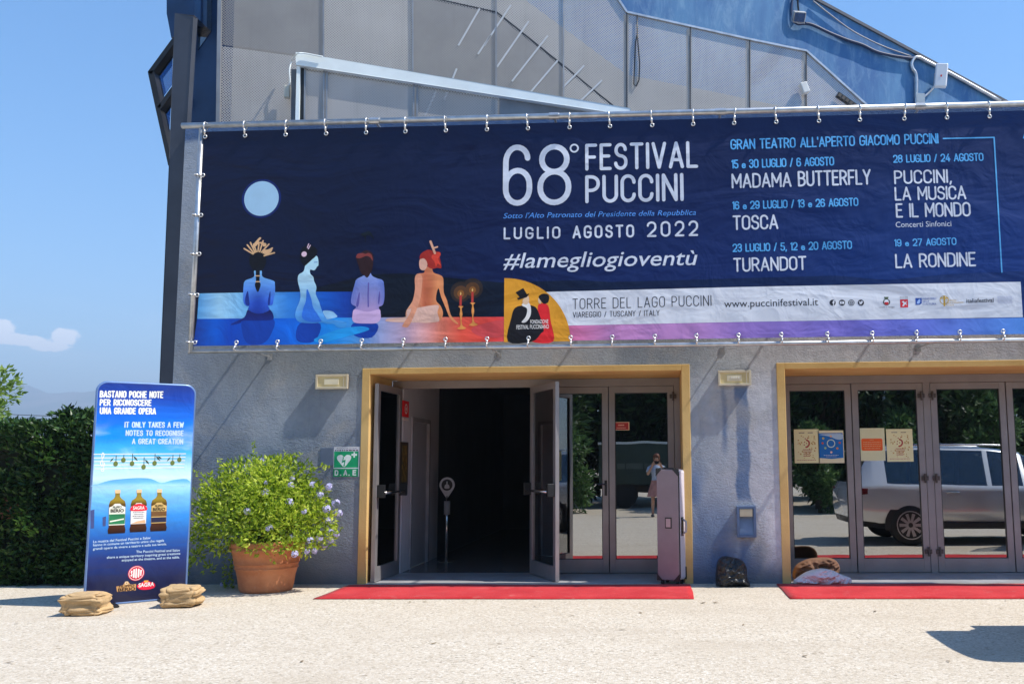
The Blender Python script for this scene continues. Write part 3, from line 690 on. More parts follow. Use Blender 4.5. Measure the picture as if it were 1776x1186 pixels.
# ------------------------------------------------------------------ festival banner
YB = -.62
BP = FP(YB)
def B(px, py): return BP.uv(px, py)
T1 = .0004
ban = thing('festival_banner', 'wide navy printed festival banner stretched over the facade above both entrances', 'banner', (-.7, YB, 2.9))
c = [B(348, 228), B(340, 600)]
bx0 = -5.75; bz0, bz1 = B(340, 600)[1], B(348, 229)[1]
bx0 = (B(348, 228)[0]+B(340, 600)[0])/2; bx1 = 6.9
def xr(stops): return [(B(p, 540)[0], col) for p, col in stops]
def sky_extra(N, L, v, sp, col):
    n = noise_n(N, L, v, .9, 4)
    up_ = rng(N, L, sp.outputs[2], B(900, 480)[1], B(900, 250)[1])
    c2 = mixc(N, L, mth(N, L, 'MULTIPLY', up_, .62), col, lin(17, 24, 56))
    st = noise_n(N, L, v, 10, 2); st = rng(N, L, st, .80, .83, 0, .5)
    return mixc(N, L, st, c2, lin(90, 105, 150))
M_BSKY = ramp_mat('banner_night', 0, xr([(340, (17, 24, 58)), (600, (17, 27, 66)), (900, (24, 42, 98)), (1250, (27, 52, 118)), (1550, (28, 66, 142)), (1776, (30, 70, 150)), (1990, (26, 56, 120))]), .42, sky_extra, gain=.72)
nx = 60
MB().box(bx0, bx1, YB, YB+.003, bz0, bz1).build('banner_sheet', M_BSKY, ban)
def pts_px(P): return [B(*p) for p in P]
# far hills, lake, wall that the figures sit on
M_BHILL = ramp_mat('banner_hills', 0, xr([(340, (15, 23, 48)), (800, (16, 24, 40)), (1300, (20, 44, 92)), (1776, (26, 60, 128))]), .42, gain=.75)
mb = MB().art(BP, pts_px([(341, 556)]+[(345, 508)]+[(440, 506), (520, 505), (560, 496), (640, 476), (700, 474), (780, 482), (870, 490), (1000, 486), (1060, 489), (1180, 486), (1300, 482), (1450, 478), (1540, 486), (1640, 476), (1776, 470), (1950, 478), (1950, 520), (1000, 520), (880, 556)]), T1)
mb.build('printed_hills', M_BHILL, ban)
M_BLAKE = ramp_mat('banner_lake', 0, xr([(340, (78, 150, 205)), (380, (150, 195, 225)), (430, (110, 175, 222)), (500, (50, 125, 205)), (560, (22, 85, 180)), (600, (22, 60, 150)), (625, (19, 40, 96)), (642, (16, 25, 44))]), .42)
MB().art(BP, pts_px([(342, 553), (345, 509), (440, 507), (560, 506), (612, 506), (640, 508), (640, 552)]), T1*2).build('printed_lake', M_BLAKE, ban)
M_BFLOOR = ramp_mat('banner_floor', 0, xr([(340, (24, 62, 150)), (375, (12, 90, 196)), (400, (16, 66, 170)), (450, (14, 84, 190)), (520, (18, 104, 212)), (575, (20, 135, 225)), (615, (64, 140, 205)), (650, (128, 150, 195)), (690, (178, 160, 186)), (730, (215, 160, 160)), (765, (226, 120, 96)), (800, (228, 82, 62)), (860, (224, 66, 60)), (990, (208, 110, 150)), (1060, (188, 128, 176)), (1200, (178, 128, 182)), (1300, (146, 116, 186)), (1480, (118, 110, 190)), (1600, (102, 116, 200)), (1776, (86, 140, 214)), (1990, (60, 110, 200))]), .42)
MB().art(BP, [(bx0, bz0), (bx1, bz0), B(1990, 548), B(1100, 560), B(874, 549.5), B(740, 550), B(342, 553)], T1*3).build('printed_floor', M_BFLOOR, ban)
# reflections printed on the floor below the figures
M_SH1 = ink('print_shadow_blue', 14, 58, 150); M_SH2 = ink('print_light_blue', 36, 160, 235); M_SH3 = ink('print_rose', 196, 70, 70)
for m_, P_, w_ in ((M_SH1, [(424, 553), (474, 553), (470, 580), (455, 596), (430, 596), (420, 575)], 4), (M_SH1, [(520, 561), (556, 562), (545, 592), (515, 590)], 4), (M_SH1, [(612, 561), (655, 562), (645, 585), (615, 582)], 4),
                  (M_SH2, [(545, 588), (585, 572), (625, 566), (640, 572), (600, 584), (560, 594)], 4.5), (M_SH3, [(820, 568), (872, 556), (873, 584), (830, 582)], 4)):
    MB().art(BP, spline(pts_px(P_), 4), T1*w_).build('printed_shadow', m_, ban)
# moon
MB().disc(BP, *B(453.5, 344.5), (B(484, 344)[0]-B(424, 344)[0])/2, T1*2, (B(454, 314.5)[1]-B(454, 374.5)[1])/2, 48).build('printed_moon', mat('moon_ink', lin(176, 214, 238), .45, 0, .06, 3), ban)
MB().ring(BP, *B(453.5, 344.5), .218, .245, T1, 48).build('moon_halo', ink('halo_ink', 18, 34, 92), ban)
# seated figures, seen from the back
def z3(x, y): return B(400+x/5.93, 390+y/5.93)
def z4(x, y): return B(590+x/5.93, 390+y/5.93)
def zp(f, P, k=4): return spline([f(*p) for p in P], k)
def fz(y): return B(500, 390+y/5.93)[1]
HAIR = ink('print_black', 12, 12, 18)
def vramp(n, st, ax=2, ex=None): return ramp_mat(n, ax, st, .45, ex)
def shade(cx, hw, col, zlo=None, zhi=None, centre=True, k=.75):
    x0 = B(cx, 520)[0]
    def f(N, L, v, sp, c):
        d = mth(N, L, 'ABSOLUTE', mth(N, L, 'SUBTRACT', sp.outputs[0], x0))
        a = rng(N, L, d, hw*.0075, 0) if centre else rng(N, L, d, hw*.0022, hw*.0075)
        if zlo is not None: a = mth(N, L, 'MULTIPLY', a, rng(N, L, sp.outputs[2], fz(zlo), fz(zhi)))
        return mixc(N, L, mth(N, L, 'MULTIPLY', a, k), c, lin(*col))
    return f
sk = vramp('skin_print_blue', [(fz(950), (34, 60, 150)), (fz(800), (50, 92, 196)), (fz(640), (88, 142, 226)), (fz(470), (120, 176, 238))], 2, shade(448, 22, (26, 56, 160), 560, 800))
mb = MB().use(vramp('robe_print_navy', [(fz(1035), (20, 44, 130)), (fz(870), (22, 26, 84))])).art(BP, zp(z3, [(180, 870), (140, 950), (20, 1010), (10, 1030), (100, 1010), (130, 985), (290, 985), (430, 975), (437, 920), (400, 870), (340, 890), (260, 890)]), T1*5)
mb.use(sk).art(BP, zp(z3, [(244, 470), (240, 535), (150, 575), (133, 640), (130, 720), (135, 800), (165, 835), (190, 840), (180, 872), (260, 912), (340, 906), (402, 872), (385, 830), (430, 822), (444, 760), (457, 700), (456, 610), (440, 575), (330, 535), (318, 470)]), T1*6)
mb.use(ink('print_arm_shade', 26, 44, 120)).art(BP, zp(z3, [(176, 680), (190, 760), (194, 825), (160, 820), (150, 760)]), T1*7).art(BP, zp(z3, [(408, 680), (388, 760), (384, 815), (400, 826), (410, 760)]), T1*7)
mb.use(HAIR).art(BP, zp(z3, [(280, 268), (335, 285), (368, 360), (350, 430), (318, 470), (244, 470), (212, 430), (192, 360), (225, 290)]), T1*7).art(BP, zp(z3, [(262, 465), (300, 465), (298, 580), (310, 620), (280, 692), (250, 620), (262, 580)]), T1*7.5)
mb.use(ink('print_gold', 206, 164, 120))
for a, b in (((232, 300), (140, 245)), ((240, 292), (172, 207)), ((252, 284), (205, 183)), ((266, 278), (238, 200)), ((282, 275), (292, 200)), ((300, 277), (335, 165)), ((318, 282), (395, 200)), ((334, 290), (430, 240)), ((346, 318), (452, 288))):
    ribbon(mb, BP, [Vector(z3(*a)), Vector(z3(*b))], .009, T1*8)
mb.art(BP, zp(z3, [(230, 210), (270, 160), (300, 130), (316, 140), (290, 175), (340, 180), (330, 215), (300, 190), (262, 220), (240, 240)]), T1*8.5).art(BP, zp(z3, [(330, 260), (380, 255), (430, 238), (415, 285), (360, 305), (335, 290)]), T1*8.5).disc(BP, *z3(350, 206), .024, T1*9)
for yy in (525, 585): ribbon(mb, BP, [Vector(z3(260, yy)), Vector(z3(302, yy))], .006, T1*9)
mb.build('printed_figure', None, ban)
sk2 = vramp('skin_print_ice', [(fz(1040), (60, 140, 205)), (fz(900), (92, 158, 222)), (fz(760), (132, 186, 228)), (fz(560), (172, 206, 232)), (fz(330), (176, 212, 240))], 2, shade(533, 20, (60, 120, 205), 640, 900, True, .6))
mb = MB().use(ink('print_cloth_ice', 150, 200, 235)).art(BP, zp(z3, [(950, 885), (1040, 888), (1080, 918), (1094, 948), (1000, 970), (980, 955)]), T1*5)
mb.use(sk2).art(BP, zp(z3, [(770, 415), (750, 478), (700, 515), (692, 580), (715, 680), (715, 770), (672, 880), (668, 950), (710, 1000), (830, 1012), (945, 1004), (1000, 1018), (1060, 1020), (1100, 1050), (1180, 1055), (1190, 1005), (1090, 978), (990, 968), (940, 880), (910, 790), (876, 710), (883, 640), (860, 580), (850, 535), (820, 502), (820, 462), (862, 468), (890, 430), (904, 414), (900, 345), (880, 320), (835, 360), (800, 392)]), T1*6)
mb.use(ink('print_back_shade', 44, 104, 196)).art(BP, zp(z3, [(786, 660), (830, 760), (850, 850), (920, 960), (930, 995), (830, 1000), (740, 960), (745, 870), (775, 780)]), T1*7)
mb.use(HAIR).art(BP, zp(z3, [(880, 318), (892, 262), (850, 222), (785, 215), (732, 245), (714, 330), (738, 400), (765, 420), (800, 392), (832, 362)]), T1*7)
mb.use(ink('print_pink', 236, 200, 216)).disc(BP, *z3(757, 302), .034, T1*8, n=10)
for a, b in (((790, 235), (804, 196)), ((800, 248), (820, 212))): ribbon(mb, BP, [Vector(z3(*a)), Vector(z3(*b))], .006, T1*8)
mb.use(ink('print_line_blue', 60, 110, 170))
ribbon(mb, BP, [Vector(z3(862, 386)), Vector(z3(892, 384))], .004, T1*8)
mb.build('printed_figure', None, ban)
sk3 = vramp('skin_print_mauve', [(fz(900), (168, 140, 182)), (fz(760), (140, 134, 186)), (fz(620), (118, 132, 192)), (fz(500), (140, 158, 212))], 2, shade(639, 30, (90, 120, 205), None, None, False, .7))
mb = MB().use(sk3).art(BP, zp(z4, [(245, 520), (170, 560), (150, 610), (120, 720), (112, 790), (125, 820), (165, 845), (150, 880), (280, 905), (400, 885), (398, 845), (440, 820), (456, 740), (452, 620), (436, 570), (380, 550), (330, 525), (300, 480)]), T1*5)
mb.use(ink('print_cloth_mauve', 192, 160, 196)).art(BP, zp(z4, [(150, 868), (127, 930), (130, 985), (170, 1010), (280, 1015), (370, 1010), (415, 970), (416, 910), (398, 868), (280, 895)]), T1*6)
mb.use(ink('print_mauve_shade', 92, 84, 150)).art(BP, zp(z4, [(200, 690), (200, 760), (186, 838), (166, 830), (180, 750)]), T1*7).art(BP, zp(z4, [(405, 680), (412, 740), (400, 815), (390, 790)]), T1*7)
ribbon(mb, BP, [Vector(z4(292, 600)), Vector(z4(288, 720)), Vector(z4(290, 840))], .008, T1*7)
mb.use(ink('print_brown_hair', 44, 22, 24)).art(BP, zp(z4, [(165, 330), (220, 285), (270, 262), (330, 290), (342, 350), (335, 430), (322, 480), (282, 542), (248, 520), (212, 490), (190, 420), (172, 370)]), T1*8)
mb.use(ink('print_auburn', 122, 52, 48)).art(BP, zp(z4, [(165, 335), (180, 300), (230, 292), (262, 300), (290, 290), (325, 310), (335, 370), (310, 335), (270, 320), (230, 335), (195, 345)]), T1*9)
mb.use(ink('print_dark_green', 14, 22, 30)).art(BP, zp(z4, [(205, 100), (250, 80), (300, 66), (330, 100), (352, 155), (315, 115), (270, 112), (262, 185), (250, 125)]), T1*9)
mb.build('printed_figure', None, ban)
sk4 = vramp('skin_print_amber', [(B(708, 0)[0], (206, 150, 122)), (B(728, 0)[0], (222, 150, 112)), (B(745, 0)[0], (204, 112, 76)), (B(768, 0)[0], (224, 138, 88))], 0, shade(742, 18, (176, 84, 52), 430, 700, True, .6))
mb = MB().use(sk4).art(BP, zp(z4, [(870, 440), (865, 492), (790, 505), (767, 560), (770, 660), (745, 780), (700, 850), (676, 900), (690, 980), (800, 1000), (900, 1008), (1000, 998), (1045, 960), (1057, 900), (1032, 830), (985, 770), (1010, 650), (1040, 745), (1090, 865), (1130, 960), (1195, 1018), (1212, 1010), (1140, 930), (1100, 780), (1065, 690), (1062, 560), (1035, 520), (960, 490), (938, 430)], 3), T1*5)
mb.use(ink('print_cloth_peach', 226, 180, 160)).art(BP, zp(z4, [(690, 872), (800, 852), (1005, 825), (1000, 900), (1020, 985), (960, 1002), (880, 1008), (800, 1003), (690, 1005), (480, 992), (500, 962), (676, 945)]), T1*6)
mb.use(ink('print_arm_amber', 224, 150, 116)).art(BP, zp(z4, [(800, 510), (770, 560), (772, 660), (748, 780), (722, 900), (642, 1030), (655, 1048), (702, 1045), (762, 930), (822, 770), (842, 620), (842, 530)]), T1*7)
mb.use(ink('print_face_amber', 232, 176, 150)).art(BP, zp(z4, [(825, 350), (860, 346), (890, 370), (896, 420), (868, 468), (825, 456), (812, 395)]), T1*7)
mb.use(ink('print_red_hair', 156, 40, 30)).art(BP, zp(z4, [(820, 352), (830, 300), (900, 258), (960, 268), (1030, 285), (1024, 330), (1042, 440), (1000, 442), (950, 452), (905, 432), (892, 380), (860, 345)]), T1*8)
mb.use(ink('print_bright_red', 205, 62, 44)).art(BP, zp(z4, [(960, 300), (1020, 282), (1034, 310), (1010, 350), (1036, 420), (1005, 400), (985, 430), (970, 380), (940, 340)]), T1*9)
mb.use(ink('print_sword', 214, 160, 130)); ribbon(mb, BP, [Vector(z4(930, 172)), Vector(z4(975, 292))], .014, T1*10); ribbon(mb, BP, [Vector(z4(956, 242)), Vector(z4(1000, 228))], .010, T1*10.5)
mb.build('printed_figure', None, ban)
for dx, dy in ((0, 0), (121, -36)):
    def zc(x, y): return z4(x+dx, y+dy)
    mb = MB().use(ink('candle_glow_outer', 44, 34, 30)).disc(BP, *zc(1240, 690), .125, T1*4 + dx*1e-7).use(ink('candle_glow_mid', 84, 54, 30)).disc(BP, *zc(1240, 698), .085, T1*5 + dx*1e-7).use(ink('candle_glow', 130, 80, 34)).disc(BP, *zc(1240, 706), .042, T1*6)
    mb.use(ink('candle_red', 168, 52, 44)).art(BP, [zc(1229, 722), zc(1252, 722), zc(1250, 845), zc(1228, 845)], T1*7)
    mb.use(ink('candle_brass', 214, 140, 70)).art(BP, zp(zc, [(1215, 838), (1268, 838), (1250, 860), (1258, 920), (1248, 990), (1262, 1040), (1296, 1062), (1250, 1076), (1204, 1066), (1236, 1040), (1238, 980), (1230, 920), (1236, 860)], 3), T1*8)
    mb.use(ink('flame', 255, 206, 120)).art(BP, zp(zc, [(1240, 690), (1248, 708), (1240, 724), (1232, 708)], 3), T1*9)
    mb.build('printed_candle', None, ban)
# white strip with partners' names, emblem
MB().art(BP, [B(938, 506.5), B(1300, 497.5), B(1770, 488.8), B(1774, 550), B(1300, 558), B(938, 565.5)], T1*5).build('sponsor_strip', ink('strip_white', 216, 217, 226), ban)
qx, qz = B(874, 593.5); rx = B(989.5, 593)[0]-qx; rz = B(874, 482.5)[1]-qz
mb = MB().use(ink('emblem_ochre', 220, 150, 40)).art(BP, [(qx, qz)]+[(qx+rx*math.cos(t*math.pi/40), qz+rz*math.sin(t*math.pi/40)) for t in range(21)], T1*7)
def z5(x, y): return B(850+x/2.965, 220+y/2.965)
KB = ink('emblem_black', 22, 20, 24); KR = ink('emblem_red', 206, 36, 40); KW = ink('emblem_white', 236, 230, 226)
mb.use(KR).art(BP, zp(z5, [(246, 920), (270, 908), (300, 922), (312, 1000), (325, 1104), (215, 1104), (262, 1060), (250, 980)]), T1*8)
mb.use(KB).art(BP, zp(z5, [(92, 1104), (110, 980), (130, 930), (180, 918), (225, 922), (248, 950), (276, 1040), (262, 1062), (215, 1104)]), T1*9)
mb.use(KW).art(BP, zp(z5, [(163, 918), (180, 900), (200, 905), (210, 930), (208, 970), (186, 1003), (162, 1004), (184, 975), (190, 935)]), T1*10)
mb.use(ink('emblem_skin', 238, 200, 160)).art(BP, zp(z5, [(172, 884), (196, 870), (201, 898), (186, 914), (168, 905)]), T1*11).art(BP, zp(z5, [(248, 882), (262, 880), (262, 908), (250, 905)]), T1*9)
mb.use(KB).art(BP, [z5(*p) for p in ((131, 852), (171, 829), (190, 862), (203, 856), (190, 876), (146, 890), (138, 882), (152, 876))], T1*12).art(BP, zp(z5, [(250, 872), (275, 858), (302, 866), (300, 900), (278, 910), (262, 896)]), T1*10)
mb.use(KW); type_text(mb, BP, 'FONDAZIONE', z5(207, 1012), z5(297, 0)[0]-z5(207, 0)[0], .047, T1*13, bold=.012, slope=.012); type_text(mb, BP, 'FESTIVAL PUCCINIANO', z5(136, 1041), z5(298, 0)[0]-z5(136, 0)[0], .052, T1*13, bold=.012, slope=.012)
mb.build('festival_emblem', None, ban)
# words
def W2(p, q): return B(*p), B(*q)
def line(mb, s, p, q, htop, wt, track=.22, w=T1*6, **k):
    """caps line: baseline from p to q (photo points on the banner), htop = y of the cap tops at the left"""
    a, b = W2(p, q); h = B(p[0], htop)[1]-a[1]
    mb = MB()
    stroke_text(mb, BP, s, a, b[0]-a[0], h, wt, w, track, (b[1]-a[1])/(b[0]-a[0]), **k)
    mb.build('lettering', INK[0], ban)
INK = [None]
def tline(mb, s, p, q, htop, w=T1*6, **k):
    a, b = W2(p, q); h = B(p[0], htop)[1]-a[1]
    mb = MB()
    type_text(mb, BP, s, a, b[0]-a[0], h, w, slope=(b[1]-a[1])/(b[0]-a[0]), **k)
    mb.build('lettering', INK[0], ban)
INK[0] = M_WHITEINK; mb = MB()
line(mb, '6', (872, 358), (923, 356.5), 252, .09); line(mb, '8', (932, 357), (991, 355.5), 251, .09)
a = B(996, 257.5); mb.ring(BP, a[0], a[1], .035, .056, T1*6); mb.build('lettering', M_WHITEINK, ban)
line(mb, 'FESTIVAL', (1015, 296.5), (1211, 291.5), 250, .12, .27); line(mb, 'PUCCINI', (1015, 353), (1186, 349), 304.5, .12, .25)
line(mb, 'LUGLIO', (873.5, 415.5), (972, 414), 394.5, .155, .42); line(mb, 'AGOSTO', (993, 414), (1100, 412), 391.5, .155, .42); line(mb, '2022', (1122, 411.5), (1211, 409.5), 384.5, .13, .42)
tline(mb, '#lamegliogioventù', (873, 465), (1210, 459.5), 437.5, shear=.22, bold=.006)
line(mb, 'MADAMA', (1269, 327), (1373, 324.5), 301.5, .125, .21); line(mb, 'BUTTERFLY', (1384, 324), (1511, 320.5), 297, .125, .21)
line(mb, 'TOSCA', (1271, 399.5), (1350, 397.5), 374, .125, .21); line(mb, 'TURANDOT', (1272, 472), (1399, 468.5), 447.5, .125, .21)
line(mb, 'PUCCINI,', (1551, 320), (1651, 317.5), 296, .125, .21); line(mb, 'LA MUSICA', (1552, 348.5), (1676, 346), 324.5, .125, .20); line(mb, 'E IL MONDO', (1554, 378), (1684, 375.5), 353, .125, .20)
line(mb, 'LA RONDINE', (1553, 465.5), (1693, 462), 440.5, .125, .20)
tline(mb, 'Concerti Sinfonici', (1553.5, 394.5), (1650, 392.5), 384.5)
INK[0] = ink('patron_blue', 84, 142, 214)
tline(mb, "Sotto l'Alto Patronato del Presidente della Repubblica", (873, 379), (1207, 373), 369.5, shear=.25)
INK[0] = M_SKYINK
line(mb, "GRAN TEATRO ALL'APERTO GIACOMO PUCCINI", (1267, 260), (1628, 249.5), 242, .135, .2)
line(mb, '15 e 30 LUGLIO / 6 AGOSTO', (1268.5, 293), (1447, 287.5), 277.5, .15, .2)
line(mb, '16 e 29 LUGLIO / 13 e 26 AGOSTO', (1270, 364), (1489, 357.5), 349.5, .15, .2)
line(mb, '23 LUGLIO / 5, 12 e 20 AGOSTO', (1270.5, 437.5), (1478, 432), 423, .15, .2)
line(mb, '28 LUGLIO / 24 AGOSTO', (1549, 283), (1706, 279.5), 269, .15, .2)
line(mb, '19 e 27 AGOSTO', (1551, 428), (1659, 425), 415, .15, .2)
mb = MB(); ribbon(mb, BP, [Vector(B(1636, 240.7)), Vector(B(1724, 238.8))], .008, T1*6); ribbon(mb, BP, [Vector(B(1724, 238.8)), Vector(B(1737.5, 472))], .008, T1*6.2)
mb.build('printed_rule', M_SKYINK, ban)
line(mb, 'A', (1774, 241), (1785, 240.7), 227, .14, .2)
INK[0] = M_DARKINK
line(mb, 'TORRE DEL LAGO PUCCINI', (993, 536.5), (1234, 530.5), 518, .075, .26, T1*8); line(mb, 'VIAREGGIO / TUSCANY / ITALY', (993.5, 551), (1144, 547.5), 541, .11, .26, T1*8)
tline(mb, 'www.puccinifestival.it', (1256, 533), (1419, 529.5), 520, T1*8)
# round media signs and partners' marks
mb = MB().use(M_DARKINK); WS = ink('strip_white', 216, 217, 226)
rr = B(1449.6, 0)[0]-B(1444, 0)[0]
for i, px in enumerate((1444, 1460.3, 1476.5, 1493)):
    mb = MB(); c_ = B(px, 525); mb.use(M_DARKINK).disc(BP, c_[0], c_[1], .036, T1*8); mb.use(WS)
    P_ = lambda x, y: (c_[0]+x, c_[1]+y)
    if i == 0: mb.art(BP, [P_(.004, -.034), P_(.014, -.033), P_(.014, -.004), P_(.024, -.003), P_(.025, .007), P_(.014, .007), P_(.016, .015), P_(.026, .016), P_(.026, .026), P_(.010, .024), P_(.004, .015), P_(.004, .007), P_(-.004, .007), P_(-.004, -.004), P_(.004, -.004)], T1*9)
    if i == 1: mb.art(BP, [P_(-.024, -.015), P_(.024, -.015), P_(.026, 0), P_(.024, .015), P_(-.024, .015), P_(-.026, 0)], T1*9).use(M_DARKINK).art(BP, [P_(-.006, -.008), P_(.009, 0), P_(-.006, .008)], T1*10)
    if i == 2:
        mb.art(BP, spline([P_(-.021, -.021), P_(.021, -.021), P_(.021, .021), P_(-.021, .021)], 3), T1*9); mb.use(M_DARKINK).art(BP, spline([P_(-.015, -.015), P_(.015, -.015), P_(.015, .015), P_(-.015, .015)], 3), T1*10); mb.use(WS).ring(BP, c_[0], c_[1], .006, .011, T1*11)
    if i == 3: mb.art(BP, [P_(-.024, -.016), P_(-.008, -.012), P_(-.022, .004), P_(-.022, .018), P_(-.002, .008), P_(.006, .020), P_(.018, .017), P_(.026, .012), P_(.018, .002), P_(.010, -.016), P_(-.008, -.022)], T1*9)
    mb.build('media_sign', None, ban)
mb = MB().use(ink('crest_green', 70, 84, 60)).art(BP, [B(1533, 515), B(1541, 515), B(1540, 518.5), B(1534, 518.5)], T1*8)
c_ = B(1537.5, 524); mb.use(ink('crest_dark', 70, 72, 66)).disc(BP, c_[0], c_[1], .042, T1*8, .038).use(WS).disc(BP, c_[0], c_[1], .028, T1*9, .03).use(ink('crest_red', 176, 40, 46)).art(BP, [B(1533.6, 524), B(1541.4, 523.8), B(1540, 528.5), B(1535, 528.7)], T1*10)
mb.use(ink('crest_grey', 110, 110, 118)); type_text(mb, BP, 'Comune di Viareggio', B(1524, 534), B(1550.5, 0)[0]-B(1524, 0)[0], .020, T1*8)
mb.build('town_crest', None, ban)
mb = MB().use(ink('region_red', 196, 40, 50)).art(BP, [B(1561, 519.5), B(1574.5, 519.2), B(1575, 533), B(1561.5, 533.3)], T1*8).use(WS).art(BP, zp(B, [(1564.5, 530.5), (1567, 526), (1563.5, 523.5), (1567.5, 522), (1569, 525), (1572.5, 522), (1571.5, 526), (1573, 530), (1570, 527.5), (1567.5, 530.8)], 2), T1*9)
mb.use(ink('crest_grey', 110, 110, 118)); type_text(mb, BP, 'REGIONE', B(1560.5, 516.2), B(1574, 0)[0]-B(1560.5, 0)[0], .016, T1*8); type_text(mb, BP, 'TOSCANA', B(1560.5, 519), B(1574.5, 0)[0]-B(1560.5, 0)[0], .016, T1*8)
mb.build('region_mark', None, ban)
MBL = ink('ministry_blue', 40, 74, 150)
mb = MB().use(MBL).art(BP, [B(1587.5, 517), B(1598.5, 516.8), B(1598.6, 526), B(1595, 528.5), B(1588, 528.8)], T1*8).use(ink('ministry_pale', 150, 176, 216)).art(BP, zp(B, [(1590, 526), (1592, 521), (1595, 518.5), (1596, 522), (1594, 526.5)], 3), T1*9).use(MBL)
for i, s in enumerate(('MINISTERO', 'DELLA', 'CULTURA')): type_text(mb, BP, s, B(1600, 520+4.6*i), (B(1623 if i != 1 else 1611, 0)[0]-B(1600, 0)[0]), .024, T1*8, slope=.012)
mb.build('ministry_mark', None, ban)
KG = ink('foundation_gold', 178, 142, 50); mb = MB().use(KG); c_ = B(1637.5, 520.5); mb.ring(BP, c_[0], c_[1], .044, .052, T1*8)
ribbon(mb, BP, [Vector(B(1637.5, 514)), Vector(B(1638, 530))], .010, T1*9); ribbon(mb, BP, [Vector(B(1631, 517.6)), Vector(B(1644, 517.2))], .007, T1*9.4)
for i, (s, x) in enumerate((('Fondazione', 1658), ('Cassa di Risparmio', 1669.5), ('di Lucca', 1654))): type_text(mb, BP, s, B(1641, 522.4+3.9*i), B(x, 0)[0]-B(1641, 0)[0], .022, T1*8.6, slope=.012)
mb.build('foundation_mark', None, ban)
mb = MB().use(M_DARKINK); type_text(mb, BP, 'italiafestival', B(1676, 525.3), B(1721.5, 0)[0]-B(1676, 0)[0], .052, T1*8, bold=.012, slope=.012)
mb.build('partner_lettering', None, ban)
mb = MB().use(ink('pale_grey_print', 176, 178, 192))
for i in range(7):
    for j in range(4): mb.disc(BP, *B(1731+i*3.7+(j % 2)*1.5, 515+j*3.3-i*.05), .010, T1*8, n=8)
mb.build('dotted_mark', None, ban)

# ------------------------------------------------------------------ pipe frame and clips
pf = thing('pipe_support', 'galvanised pipe frame holding the wide festival banner off the facade', 'pipe frame', (-.7, -.25, 2.9))
YP = YB+.005
zt = at(700, 214, YP)[1]; zb = at(700, 604.5, YP)[1]
zt0 = (at(330, 218.5, YP)[1]+at(1700, 182, YP)[1])/2
xl0 = (at(347, 240, YP)[0]+at(334, 600, YP)[0])/2
MB().tube([(at(316, 218, YP)[0], YP, zt0), (7.1, YP, zt0)], .036, 12).build('top_pipe', M_GALV, pf, smooth=True)
MB().tube([(xl0-.03, YP, zb), (7.1, YP, zb)], .026, 12).build('bottom_pipe', M_GALV, pf, smooth=True)
MB().tube([(xl0, YP, zb-.02), (xl0, YP, zt0-.04)], .032, 12).build('side_pipe', M_GALV, pf, smooth=True)
for px in (650, 961, 1250, 1597, 1790):
    X = at(px, 210, YP)[0]
    MB().tube([(X, YP, zt0), (X, 0, zt0-.03)], .016, 8).box(X-.05, X+.05, -.008, 0, zt0-.09, zt0+.03).tube([(X-.06, YP, zt0), (X+.06, YP, zt0)], .042, 12).build('wall_bracket', M_GALV, pf)
for px in (430, 850, 1260, 1620):
    X = at(px, 605, YP)[0]
    MB().tube([(X, YP, zb), (X, 0, zb)], .009, 8).box(X-.03, X+.03, -.006, 0, zb-.04, zb+.04).build('wall_bracket', M_GALV, pf)
def clip(dirv):
    mb = MB(); a = Vector(dirv); s = Vector((0, -1, 0)); t = a.cross(s).normalized()
    ringp = [(a.normalized()*math.cos(k*math.pi/6)+t*math.sin(k*math.pi/6))*.020+s*.012 for k in range(12)]
    mb.tube(ringp, .0075, 6, True)
    mb.tube([a*.022+s*.02, a*.06+s*.024, a*.085+s*.03], [.010, .013, .010], 6)
    loop = [a*(.135+.05*math.cos(k*math.pi/5))+s*(.005+.048*math.sin(k*math.pi/5)) + t*.004*math.sin(k) for k in range(10)]
    mb.tube(loop, .009, 6, True)
    return mb
M_CLIP = mat('clip_metal', (.80, .78, .76), .3, .7, .1, 30)
def clips(pxs, pos, dirv, label, group):
    first = None
    for px in pxs:
        p = pos(px)
        if first is None:
            first = clip(dirv).build('banner_clip', M_CLIP, smooth=True); o = first
        else: o = first.copy(); COL.objects.link(o)
        o.location = p; o.rotation_euler = (0, rnd.uniform(-.12, .12), 0)
        tag(o, label, 'clip', group)
clips((358, 427, 497, 567, 636, 704, 774, 845, 916, 988, 1058, 1131, 1202, 1273, 1346, 1420, 1491, 1568, 1642, 1716), lambda px: (at(px, 215, YB)[0], YB-.006, zt0-.155), (0, 0, 1), 'metal snap clip tying the top edge of the navy banner to the upper pipe', 'clips along the top edge of the banner')
clips((411, 482, 557, 628, 700, 773, 845, 917, 990, 1062, 1136, 1208, 1281, 1355, 1435, 1513, 1590, 1665, 1740), lambda px: (at(px, 600, YB)[0], YB-.006, bz0+.035), (0, 0, -.55), 'metal snap clip tying the bottom edge of the navy banner to the lower pipe', 'clips along the bottom edge of the banner')
clips((305, 374, 441, 512, 594), lambda py: (bx0+.03, YB-.006, at(345, py, YB)[1]), (-.55, 0, 0), 'metal snap clip tying the left edge of the navy banner to the upright pipe', 'clips along the left edge of the banner')

